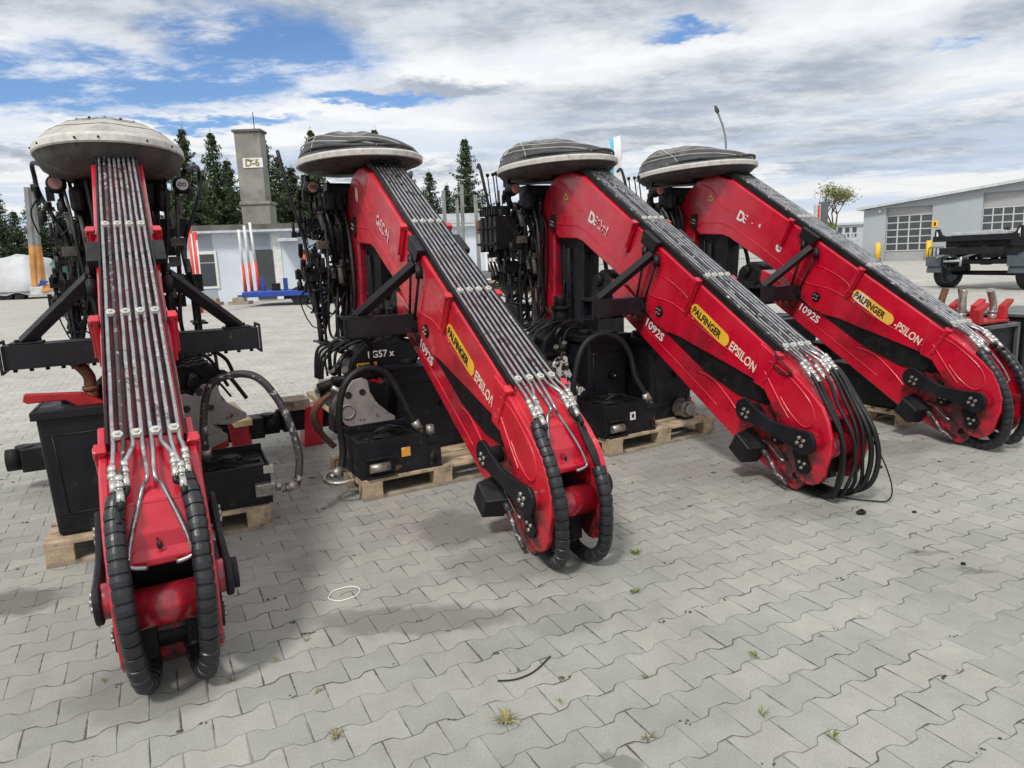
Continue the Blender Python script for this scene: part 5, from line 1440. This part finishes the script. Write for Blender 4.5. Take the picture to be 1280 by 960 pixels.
for k, (xt, yt, xb, yb) in enumerate(((236, 282, 247, 374), (243, 290, 252, 374))):
    a = at(xb, yb, 26); a.z = 0; b = at(xt, yt, 26)
    rt_ = thing('barrier_pole', ('taller' if k == 0 else 'shorter') + ' leaning red pole with a white edge beside the building window', 'pole', a, 0, 'red and white poles left of the window')
    MB().cyl((0, 0, 0), b - a, .075, 6).build('shaft', M['stakered'], rt_); MB().cyl((.07, -.05, 0), b - a + Vector((.07, -.05, -.3)), .03, 5).build('white_edge', M['stakewhite'], rt_)
o = pole('pink_post', 222, 312, 226, 345, 27, .06, M['stakered']); o.name = 'short_post'; tag(o, 'short red post beside the two leaning red poles', 'post')
for k, (x, w) in enumerate(((268, .5), (300, .9))):
    g = at(x, 378, 31); o = MB().bb((g.x - w / 2, 30.8, 0), (g.x + w / 2, 31.4, .14)).bb((g.x - w / 3, 30.9, .14), (g.x + w / 4, 31.3, .3)).build('scrap_heap', M['woodold']); tag(o, ('small' if k == 0 else 'wider') + ' low heap of boards at the foot of the pale building', 'boards')
# tarps on the left
def cloth(name, x0, x1, y0, y1, z1, ma, label, seed):
    rr = random.Random(seed); nx, ny = 26, 14; vs = []; fs = []
    ph = [rr.uniform(0, 6) for _ in range(6)]
    for j in range(ny + 1):
        for i in range(nx + 1):
            u = i / nx; v = j / ny
            e = min(1, min(u, 1 - u) * 7) ** .5 * min(1, min(v, 1 - v) * 7) ** .5
            z = .55 + (z1 - .55) * e * (1 - .10 * math.sin(3 * u + ph[0]) - .07 * math.sin(9 * u + 4 * v + ph[1]) - .05 * math.sin(17 * u - 6 * v + ph[2]) - .06 * abs(math.sin(23 * u + 3 * math.sin(5 * v))) - .04 * abs(math.sin(31 * u + 9 * v)))
            vs.append((x0 + (x1 - x0) * u + .15 * math.sin(7 * v + ph[3]), y0 + (y1 - y0) * v, z))
    for j in range(ny):
        for i in range(nx): a = j * (nx + 1) + i; fs.append((a, a + 1, a + nx + 2, a + nx + 1))
    b = len(vs); 
    mb = MB(); mb.add(vs, fs, True)
    # skirt down
    ring = [i for i in range(nx + 1)] + [(nx + 1) * (j + 1) - 1 for j in range(1, ny + 1)] + [(nx + 1) * ny + i for i in range(nx - 1, -1, -1)] + [(nx + 1) * j for j in range(ny - 1, 0, -1)]
    sk = [(vs[i][0], vs[i][1], .38 + .1 * math.sin(i)) for i in ring]; n_ = len(ring)
    mb.v += sk; base = len(mb.v) - n_
    for k in range(n_):
        mb.f.append((ring[k], ring[(k + 1) % n_], base + (k + 1) % n_, base + k)); mb.sm.append(True); mb.mi.append(0)
    o = mb.build(name, ma); tag(o, label, 'tarp'); return o
M['tarpw'] = mat('white_tarp', (.47, .48, .50), .7, var=.12, vscale=.6, bump=.2, bscale=2); M['tarpg'] = mat('green_tarp', (.035, .13, .075), .6, var=.2, vscale=1)
zt = at(30, 322, 50).z
cloth('tarpaulin', at(-70, 350, 50).x, at(60, 350, 50).x, 49, 53, zt, M['tarpw'], 'big white tarp draped over a low load at the left edge', 3)
cloth('tarpaulin', at(63, 350, 52).x, at(86, 350, 52).x, 51, 54, at(70, 329, 52).z, M['tarpg'], 'green tarp beside the big white one', 5)
ld = thing('low_trailer', 'low dark trailer frame under the big white tarp', 'trailer')
MB().bb((at(-70, 350, 50).x, 49.2, .40), (at(58, 350, 50).x, 52.8, .62)).build('deck', M['woodold'], ld)
for x in (2, 11, 27): a = at(x, 360, 49.4); MB().cyl((a.x, 49.1, .4), (a.x, 49.5, .4), .4, 14).build('wheel', M['rubber'], ld, .02)
fb2 = thing('stake_trailer', 'pale flatbed end with leaning stakes left of the leftmost crane', 'trailer')
a = at(41, 359, 27); b = at(120, 366.5, 27)
MB().bb((a.x, 26.8, b.z + .03), (b.x, 28.5, a.z)).build('bed', M['gutter'], fb2, .02)
MB().bb((a.x + 1.3, 27.2, .35), (b.x, 28.2, b.z + .03)).build('chassis', M['dark'], fb2)
for x in (b.x - .5, b.x - 1.3): MB().cyl((x, 26.9, .45), (x, 27.3, .45), .45, 16).build('wheel', M['rubber'], fb2, .03)
MB().bb((a.x + .3, 27.3, 0), (a.x + .42, 27.4, b.z + .05)).build('support_leg', M['dark'], fb2)
M['timber'] = mat('orange_varnished_timber', (.50, .23, .06), .6, var=.25, vscale=1.5)
for k, (xt, yt, xb, yb) in enumerate(((34, 234, 44, 358), (39, 240, 54, 356))):
    Y = 27 + .4 * k; b = at(xb, yb, Y); t = at(xt, yt, Y); mid = b.lerp(t, .42)
    rt_ = fb2
    st_ = MB().bar(mid, t, .16, .16).build('stake', M['galv'], rt_); MB().bar(b, mid, .165, .165).build('orange_band', M['timber'], st_)
a = at(48, 366, 26.6); b = at(63, 352, 26.6)
em = MB().prism([(a.x, a.z), (b.x, a.z + .10), (b.x - .12, a.z + .26), (a.x + .2, a.z + .36)], 26.72, 26.78).build('marker_board', M['timber'], fb2)
MB().prism([(a.x - .02, a.z + .22), (a.x + .14, a.z + .26), (a.x + .42, b.z + .02), (a.x + .10, b.z + .06)], 26.66, 26.70).build('blue_flash', M['bluebed'], em)

# ------------------------------------------------------------------ yard middle: stakes, timber pile, van
pile = thing('timber_trailer', 'log trailer loaded with old planks behind the second crane', 'trailer')
def atY(px, py, Y=16): return at(px, py, Y)
for k, (xt, yt, xb, w) in enumerate(((554, 238, 560, .05), (529, 244, 534, .05), (571, 250, 577, .045), (577, 231, 581, .055), (594, 244, 600, .055), (623, 238, 626, .05))):
    Y = 16 if k % 2 == 0 else 17.5; a = at(xb, 350, Y); b = at(xt, yt, Y); MB().bar(a, b, w * 1.5, w * 1.5).build('stake', M['galv'], pile, .004)
x0, x1 = at(545, 350, 16).x, at(668, 350, 16).x; z1 = at(600, 344, 16).z
MB().bb((x0, 15.9, z1 - .08), (x1, 16.0, z1 + .10)).build('side_rail', M['galv'], pile)
rr = random.Random(12)
for k in range(16):
    z = z1 - .15 - .075 * (k // 3); xx = x0 + rr.uniform(0, .8) + (k % 3) * .65
    o = MB().box((xx + .3, 15.95 + rr.uniform(-.12, .2), z), (rr.uniform(.7, 1.4), .28, .06)).build('old_plank', M['woodold'] if k % 4 else M['felt'], pile, .004)
    o.rotation_euler = (0, 0, 0)
MB().bb((x0 + .45, 15.6, .30), (x0 + 1.0, 15.95, .60)).build('tool_box', M['concrete'], pile, .02)
for x in (x1 - .6, x1 - 1.1): MB().cyl((x, 15.8, .30), (x, 16.1, .30), .30, 18).build('wheel', M['rubber'], pile, .03)
MB().bb((x0, 16.2, .34), (x1, 17.2, .50)).build('chassis', M['dark'], pile)
o = bush(590, 372, 18, 1.2, .35, 'low scrubby grass patch under the log trailer'); o.scale = (2.2, .6, 1)
ks = MB().bb((at(560, 380, 18).x, 17.2, 0), (at(665, 380, 18).x, 17.35, .10)).build('kerb', M['concrete']); struct(ks)
vn = thing('white_van', 'white van parked at the end of the low building', 'van')
Y = 33; vx0 = at(606, 320, Y).x; vx1 = at(652, 320, Y).x; vt = at(625, 309, Y).z
MB().prism([(vx0, .35), (vx0, vt - .25), (vx0 + .12, vt - .03), (vx0 + .3, vt), (vx1 - .9, vt), (vx1 - .35, vt - .55), (vx1 + .1, vt - .75), (vx1 + .15, .4)], Y, Y + 1.8).build('van_body', M['whiteframe'], vn, .06, 3)
MB().bb((at(609, 318, Y).x, Y - .012, at(612, 322.5, Y).z), (at(616, 318, Y).x, Y - .002, at(612, 317, Y).z)).build('window', M['darkglass'], vn)
MB().bb((at(621, 318, Y).x, Y - .012, at(626, 322.5, Y).z), (at(640, 318, Y).x, Y - .002, at(626, 316.5, Y).z)).build('window', M['darkglass'], vn)
for x in (vx0 + .5, vx1 - .4): MB().cyl((x, Y - .02, .33), (x, Y + .25, .33), .33, 18).build('wheel', M['rubber'], vn, .02)
# black machine frame seen between cranes 3 and 4 and beyond crane 2
for (px, py, Y, w, h, lb) in ((655, 352, 13.5, .6, .34, 'dark boxy container low behind the ladder of the third crane'), (758, 330, 11.2, .55, .9, 'bundled black machine part standing behind the third crane boom'), (718, 352, 20, .7, 1.0, 'pale metal bin far behind the third crane')):
    a = at(px, py, Y); o = MB().bb((-w / 2, 0, 0), (w / 2, w, h)).bb((-w / 2 - .03, -.03, h), (w / 2 + .03, w + .03, h + .05)).build('machine_box' if 'bin' not in lb else 'metal_bin', M['dark'] if 'bin' not in lb else M['gutter'], None, .03)
    o.location = (a.x, Y, max(0, a.z - h / 2) if 'bundled' not in lb else 0); tag(o, lb, 'machine part' if 'bin' not in lb else 'bin')
# flag
fl = thing('banner_flag', 'tall white and blue banner flag between the third and fourth canopies', 'flag')
Y = 55; a = at(777, 300, Y); a.z = 0; t = at(776, 168, Y)
MB().cyl(a, t, .05, 8).build('pole', M['gutter'], fl)
M['flagb'] = mat('sky_blue_flag', (.10, .42, .68), .7); M['flagw'] = mat('white_flag', (.70, .71, .72), .7)
f0 = at(759, 170, Y).x; f1 = at(767, 170, Y).x; f2 = t.x; zt_ = t.z - .05; zb = at(770, 228, Y).z
def fcloth(xa, xb, ma, nm):
    n_ = 14; vs = []; 
    for i in range(n_ + 1):
        f = i / n_; z = zt_ + (zb - zt_) * f
        for (x, yy) in ((xa, Y), (xb, Y)): vs.append((x + (.25 * math.sin(3 * f + .5) if x == xa and nm == 'blue_part' else 0) * (1 if nm == 'blue_part' else 0), yy + .15 * math.sin(6 * f + x), z - (.35 if x < t.x - .1 and i == 0 else 0) * (t.x - x) / 1.2))
    mb = MB(); mb.add(vs + [(v[0], v[1] + .01, v[2]) for v in vs], [(2 * i, 2 * i + 1, 2 * i + 3, 2 * i + 2) for i in range(n_)] + [(2 * i + 2 + 2 * n_ + 2, 2 * i + 3 + 2 * n_ + 2, 2 * i + 1 + 2 * n_ + 2, 2 * i + 2 * n_ + 2) for i in range(n_)], True)
    mb.build(nm, ma, fl)
fcloth(f0, f1, M['flagb'], 'blue_part'); fcloth(f1, f2, M['flagw'], 'white_part')
# street lamp
sl = thing('street_lamp', 'tall curved street lamp above the rightmost crane', 'street lamp')
Y = 45; b = at(909, 330, Y); b.z = 0
MB().tube(spline([b, at(908, 250, Y), at(907.5, 185, Y), at(905, 163, Y), at(900, 148, Y), at(897, 140, Y)], 6), [.08] * 6 + [.065] * 25, 8).build('pole', M['galv'], sl)
MB().tube([at(897.5, 141, Y), at(896, 137.5, Y), at(894, 132, Y)], [.10, .14, .07], 8).build('lamp_head', M['darkdoor'], sl)
# fence and gate
fc = thing('wire_fence', 'grey bar fence and gate behind the third and fourth cranes', 'fence')
Y = 40
for x in (700, 735, 770, 830, 850, 903):
    a = at(x, 346, Y); b = at(x, 305 if x != 903 else 272, Y); a.z = 0; MB().cyl(a, b, .05 if x != 903 else .09, 8).build('post', M['galv'], fc)
mb = MB(); xa, xb = at(690, 320, Y).x, at(1000, 320, Y).x
for z in (.25, 1.0, 1.75): mb.bar((xa, Y, z), (xb, Y, z), .03, .04)
for k in range(120): x = xa + (xb - xa) * k / 119; mb.bar((x, Y, .15), (x, Y, 1.85), .012, .012)
mb.bar((at(878, 345, Y).x, Y - .05, .3), (at(900, 345, Y).x, Y - .05, 1.7), .04, .04); tag(mb.build('bars', M['galv'], fc), kind='stuff')
# white gantries and a low far hall near the right
M['farwall'] = mat('far_pale_wall', (.42, .45, .48), .9, var=.05); M['hill'] = mat('wooded_hill', (.03, .04, .03), .95, var=.4, vscale=.01, bump=.5, bscale=.05)
fb_ = thing('far_hall', 'low pale hall far away left of the grey workshop', 'building')
Y = 150; MB().bb((at(1030, 300, Y).x, Y, 0), (at(1090, 300, Y).x, Y + 20, at(1060, 281, Y).z)).build('wall', M['farwall'], fb_)
MB().bb((at(1029, 300, Y).x, Y - .5, at(1060, 281, Y).z), (at(1091, 300, Y).x, Y + 20, at(1060, 278.5, Y).z)).build('roof', M['gutter'], fb_)
for k in range(4): MB().bb((at(1038 + k * 9, 300, Y).x, Y - .05, 3), (at(1043 + k * 9, 300, Y).x, Y + .1, 5)).build('window', M['darkglass'], fb_)
gt = thing('steel_rack', 'pale steel rack and crates beside the grey workshop corner', 'rack')
Y = 62
for x in (1040, 1050, 1057, 1066, 1072): a = at(x, 322, Y); MB().bb((a.x - .06, Y, 0), (a.x + .06, Y + .12, at(x, 291 + (x % 5), Y).z)).build('upright', M['gutter'], gt)
for y in (292, 300, 308, 316): MB().bb((at(1039, y, Y).x, Y - .02, at(1050, y, Y).z - .06), (at(1073, y, Y).x, Y + .1, at(1050, y, Y).z + .05)).build('rail', M['gutter'], gt)
MB().bb((at(1050, 310, Y).x, Y + .2, .2), (at(1064, 310, Y).x, Y + 1.2, at(1055, 303, Y).z)).build('crate', M['galv'], gt)
hm_ = MB(); n_ = 60; vs = []
for i in range(n_ + 1):
    x = -900 + 2600 * i / n_; h = 14 + 9 * math.sin(i * .45) + 4 * math.sin(i * 1.3) + (14 if x > 300 else 0) * min(1, (x - 300) / 300 if x > 300 else 0)
    vs += [(x, 1150, -1), (x, 1170, max(4, h)), (x, 1400, max(4, h) * 1.1)]
hm_.add(vs, [f for i in range(n_) for f in ((3 * i, 3 * i + 3, 3 * i + 4, 3 * i + 1), (3 * i + 1, 3 * i + 4, 3 * i + 5, 3 * i + 2))], True)
struct(hm_.build('hills', M['hill']))
# sign pillar
sp = thing('sign_pillar', 'grey sign pillar with a red stripe left of the spring tree', 'sign')
Y = 75; a = at(1019, 287, Y); b = at(1036, 256, Y)
MB().bb((a.x, Y, 0), (at(1025, 280, Y).x, Y + .6, b.z + .1)).build('pale_panel', M['gutter'], sp); MB().bb((at(1021.5, 280, Y).x, Y - .02, .2), (at(1024, 280, Y).x, Y - .001, b.z)).build('red_stripe', M['stakered'], sp)
MB().bb((at(1025.2, 280, Y).x, Y + .05, 0), (b.x, Y + .5, b.z + .3)).build('dark_panel', mat('slate_panel', (.10, .11, .12), .6), sp)

# ------------------------------------------------------------------ workshop hall on the right
M['hallwall'] = mat('grey_sheet_wall', (.34, .37, .40), .8, var=.04, vscale=.4)
M['hallpanel'] = mat('sectional_door_panel', (.33, .34, .34), .6, var=.05)
M['doorglass'] = mat('door_window_glass', (.05, .055, .06), .15, spec=.7, var=.2)
M['alu'] = mat('pale_door_frame', (.50, .52, .53), .5)
A = at(1077, 326, 62); A.z = 0; B = at(1330, 326, 52.5); B.z = 0
d = B - A; ang = math.atan2(d.y, d.x)
inv = (Matrix.Translation(A) @ Matrix.Rotation(ang, 4, 'Z')).inverted()
hall = thing('workshop_hall', 'grey workshop hall with glazed sectional doors at the right', 'building', A, ang)
z0 = bz_(1077, 263); x2 = bx(1280); z2 = bz_(1280, 226)
sl_ = (z2 - z0) / x2; L2 = x2 + 8; zt = lambda x: z0 + sl_ * x
da, db = bx(1104), bx(1160.5); dt = bz_(1132, 258.5)
ea, eb = bx(1222), bx(1300); et = bz_(1222, 241.5)
w_ = MB(); RC = .35
for (xa, xb, zb_) in ((0, da, 0), (da, db, dt), (db, ea, 0), (ea, eb, et), (eb, L2, 0)):
    w_.prism([(xa, zb_), (xb, zb_), (xb, zt(xb)), (xa, zt(xa))], 0, RC)
w_.bb((0, RC, 0), (.3, 18, z0)); w_.build('wall', M['hallwall'], hall)
MB().prism([(-.5, z0 - .02), (L2, zt(L2)), (L2, zt(L2) + .22), (-.5, z0 + .18)], -.55, 18).build('roof', M['gutter'], hall)
def sect(a, b, top, glz, cols, blank, nm):
    dr = MB().bb((a, RC - .05, 0), (b, RC - .01, top)).build('door', M['hallpanel'], hall)
    zz = [glz[0] + (glz[1] - glz[0]) * k / glz[2] for k in range(glz[2] + 1)]
    for r_ in range(glz[2]):
        for c_ in range(cols):
            xa = a + (b - a) * (c_ + .08) / cols; xb = a + (b - a) * (c_ + .92) / cols
            MB().bb((xa, RC - .075, zz[r_] + .07), (xb, RC - .055, zz[r_ + 1] - .07)).build('pane', M['doorglass'], dr)
    fr_ = MB()
    for c_ in range(cols + 1): x = a + (b - a) * c_ / cols; fr_.bb((x - .04, RC - .10, glz[0]), (x + .04, RC - .056, glz[1]))
    for z in zz: fr_.bb((a, RC - .115, z - .035), (b, RC - .101, z + .035))
    fr_.build('frame', M['alu'], dr)
sect(da, db, dt, (bz_(1132, 313), bz_(1132, 269), 5), 4, 0, 'a')
sect(ea, eb, et, (bz_(1240, 306), bz_(1240, 259.5), 5), 6, 0, 'b')
for (xx_) in (bx(1098.5), bx(1161)):
    MB().cyl((xx_, -.6, 0), (xx_, -.6, bz_(1100, 303)), .20, 14).build('bollard', M['yellow'], None); o = bpy.data.objects['bollard'] if False else bpy.context.scene.collection.objects[-1]
    o.parent = None; o.matrix_world = Matrix.Translation(A) @ Matrix.Rotation(ang, 4, 'Z')
    tag(o, 'yellow bollard on the %s side of the left workshop door' % ('left' if xx_ < da + .5 else 'right'), 'bollard', 'yellow bollards at the workshop')
sgn = MB().bb((bx(1161), -.05, bz_(1164, 284)), (bx(1168.5), -.005, bz_(1164, 276))).build('warning_sign', M['yellow'], hall)
MB().bb((bx(1163.5), -.065, bz_(1164, 282.5)), (bx(1166), -.055, bz_(1164, 278))).build('symbol', M['ink'], sgn)
MB().ball((bx(1096), -.1, bz_(1096, 264.5)), .14, 10).build('wall_lamp', M['whiteframe'], hall); MB().ball((bx(1082.5), -.1, bz_(1082, 261)), .12, 10).build('camera_dome', M['darkdoor'], hall)
MB().bb((bx(1078), -.5, 0), (bx(1100), 0, .30)).build('plinth', M['darkdoor'], hall)
wr = thing('bike_rack', 'low dark rail rack against the workshop wall', 'rack', A, ang)
for k in range(4): x = bx(1162 + k * 4.5); MB().tube(spline([(x, -.8, 0), (x, -.8, .9), (x + .25, -.8, 1.0), (x + .3, -.8, 0)], 4), .03, 6).build('hoop', M['dark'], wr)

# ------------------------------------------------------------------ roll-off trailer chassis at the right
Wl = ground(1184, 359); Wr = ground(1288, 362)
ax = (Wr - Wl); ax.z = 0; TL = ax.length; ax.normalize(); ta = math.atan2(ax.y, ax.x)
tr = thing('trailer_chassis', 'black bare trailer chassis with pointed bunk posts in front of the workshop', 'trailer', Wl, ta)
# local: x across (left to right), y = away from the camera
M['fender'] = mat('slate_grey_fender', (.07, .085, .105), .5, var=.15); M['deckmetal'] = mat('pale_deck_metal', (.42, .44, .46), .45, metal=.3, var=.15)
M['tyre'] = mat('tyre_rubber', (.012, .012, .013), .7, var=.3)
def tyre(x, y):
    m_ = MB(); R_ = .50; W_ = .40
    prof = [(-W_ / 2 + .03, .30), (-W_ / 2, .36), (-W_ / 2, .44), (-W_ / 2 + .04, .49)]
    for k in range(5):
        xx = -W_ / 2 + .05 + k * .068; prof += [(xx, .50), (xx + .05, .50), (xx + .054, .485), (xx + .062, .485)]
    prof = prof[:-2] + [(W_ / 2 - .04, .49), (W_ / 2, .44), (W_ / 2, .36), (W_ / 2 - .03, .30)]
    n = 40; q = len(prof); vs = []; fs = []
    for k in range(n):
        t = 2 * math.pi * k / n
        for px_, r in prof: vs.append((x + px_, y + r * math.cos(t), .50 + r * math.sin(t)))
    for k in range(n):
        for j in range(q - 1): fs.append((k * q + j, ((k + 1) % n) * q + j, ((k + 1) % n) * q + j + 1, k * q + j + 1))
    m_.add(vs, fs, False); w = m_.build('wheel', M['tyre'], tr)
    MB().cyl((x - W_ / 2 + .05, y, .5), (x + W_ / 2 - .05, y, .5), .31, 24).cyl((x - W_ / 2 - .02, y, .5), (x - W_ / 2 + .05, y, .5), .13, 16).build('rim', M['fender'], w, .01)
tyre(.0, 0); tyre(TL, 0)
for x in (0, TL):
    n_ = 14; prof = [(-.68 * math.cos(math.pi * (k / n_)) , .52 + .62 * math.sin(math.pi * k / n_)) for k in range(n_ + 1)]
    mb = MB(); vs = [];
    for (yy, zz) in prof:
        vs += [(x - .27, yy, zz), (x + .27, yy, zz)]
    vs2 = [(v[0], v[1] * 1.03, v[2] + .02) for v in vs]
    mb.add(vs + vs2, [(2 * i, 2 * i + 1, 2 * i + 3, 2 * i + 2) for i in range(n_)] + [(2 * i + 2 + 2 * n_ + 2, 2 * i + 3 + 2 * n_ + 2, 2 * i + 1 + 2 * n_ + 2, 2 * i + 2 * n_ + 2) for i in range(n_)], False)
    mb.bb((x - .28, -.74, .74), (x + .28, -.70, 1.02)); mb.bb((x - .30, -.72, 1.02), (x + .30, -.55, 1.06))
    mb.build('mudguard', M['fender'], tr)
MB().cyl((0.2, 0, .5), (TL - .2, 0, .5), .075, 12).build('axle', M['dark'], tr)
for x in (TL / 2 - .45, TL / 2 + .45): MB().bb((x - .06, -.9, 1.0), (x + .06, 3.5, 1.40)).build('frame_rail', M['black'], tr, .01)
MB().bb((.35, -.35, .55), (.72, .0, .80)).build('brake_box', M['dark'], tr, .02)
MB().bb((.35, -.95, 1.12), (TL - .35, -.85, 1.34)).build('cross_member', M['black'], tr, .01)
for k in range(12):
    rr = random.Random(k); x = rr.uniform(.4, TL - .4); MB().box((x, rr.uniform(-.5, .8), rr.uniform(.75, 1.1)), (rr.uniform(.1, .3), .2, rr.uniform(.08, .2))).build('air_tank' if k % 3 == 0 else 'bracket', M['dark'] if k % 4 else M['brown'], tr, .02)
for y in (-.7, 2.6):
    MB().bb((-.05, y - .07, 1.54), (TL + .05, y + .07, 1.72)).build('bunk', M['black'], tr, .01)
    for s_, x in ((1, 0.12), (-1, TL)):
        MB().prism([(x + s_ * .30, 1.54), (x - s_ * .08, 1.54), (x - s_ * .14, 1.62), (x - s_ * .12, 1.94), (x - s_ * .0, 1.96), (x + s_ * .10, 1.78), (x + s_ * .30, 1.68)], y - .05, y + .05).build('bunk_post', M['black'], tr, .01)
        MB().prism([(x - s_ * .06, 1.62), (x + s_ * .03, 1.60), (x + s_ * .01, 1.80), (x - s_ * .05, 1.90)], y - .056, y - .051).build('post_mark', M['stakewhite'], tr)
MB().bb((.62, -.8, 1.72), (TL - .30, 3.4, 1.82)).build('deck', M['deckmetal'], tr, .02)
MB().bb((.40, -.72, 1.66), (TL - .1, 3.0, 1.72)).build('sub_deck', M['black'], tr)
for (a, b) in (((.15, -.8, 1.02), (.75, -.6, 1.24)), ((.95, -.85, .98), (1.75, -.75, 1.22)), ((.5, -.88, .90), (1.1, -.86, .92)), ((1.1, -.9, .75), (1.12, -.9, 1.05))):
    MB().cyl(a, b, .035, 8).build('bright_strut', M['deckmetal'], tr)
MB().tube(spline([(.45, -.85, .85), (.60, -.9, .70), (.85, -.9, .66), (1.05, -.88, .80)], 6), .02, 7).tube(spline([(.45, -.85, .80), (.48, -.9, .4), (.6, -.9, .22), (.8, -.85, .25)], 6), .015, 7).build('air_hose', M['rubber'], tr)
MB().ball((.12, -.5, 1.18), .16, 10, (1, 1, .8)).build('air_spring', M['stakewhite'], tr)
MB().bb((.3, -.6, 1.34), (TL - .3, 1.5, 1.56)).build('upper_frame', M['dark'], tr, .02)
MB().bb((TL / 2 - 1.0, -.5, .80), (TL / 2 + 1.0, .2, .95)).build('air_tank', M['black'], tr, .04)
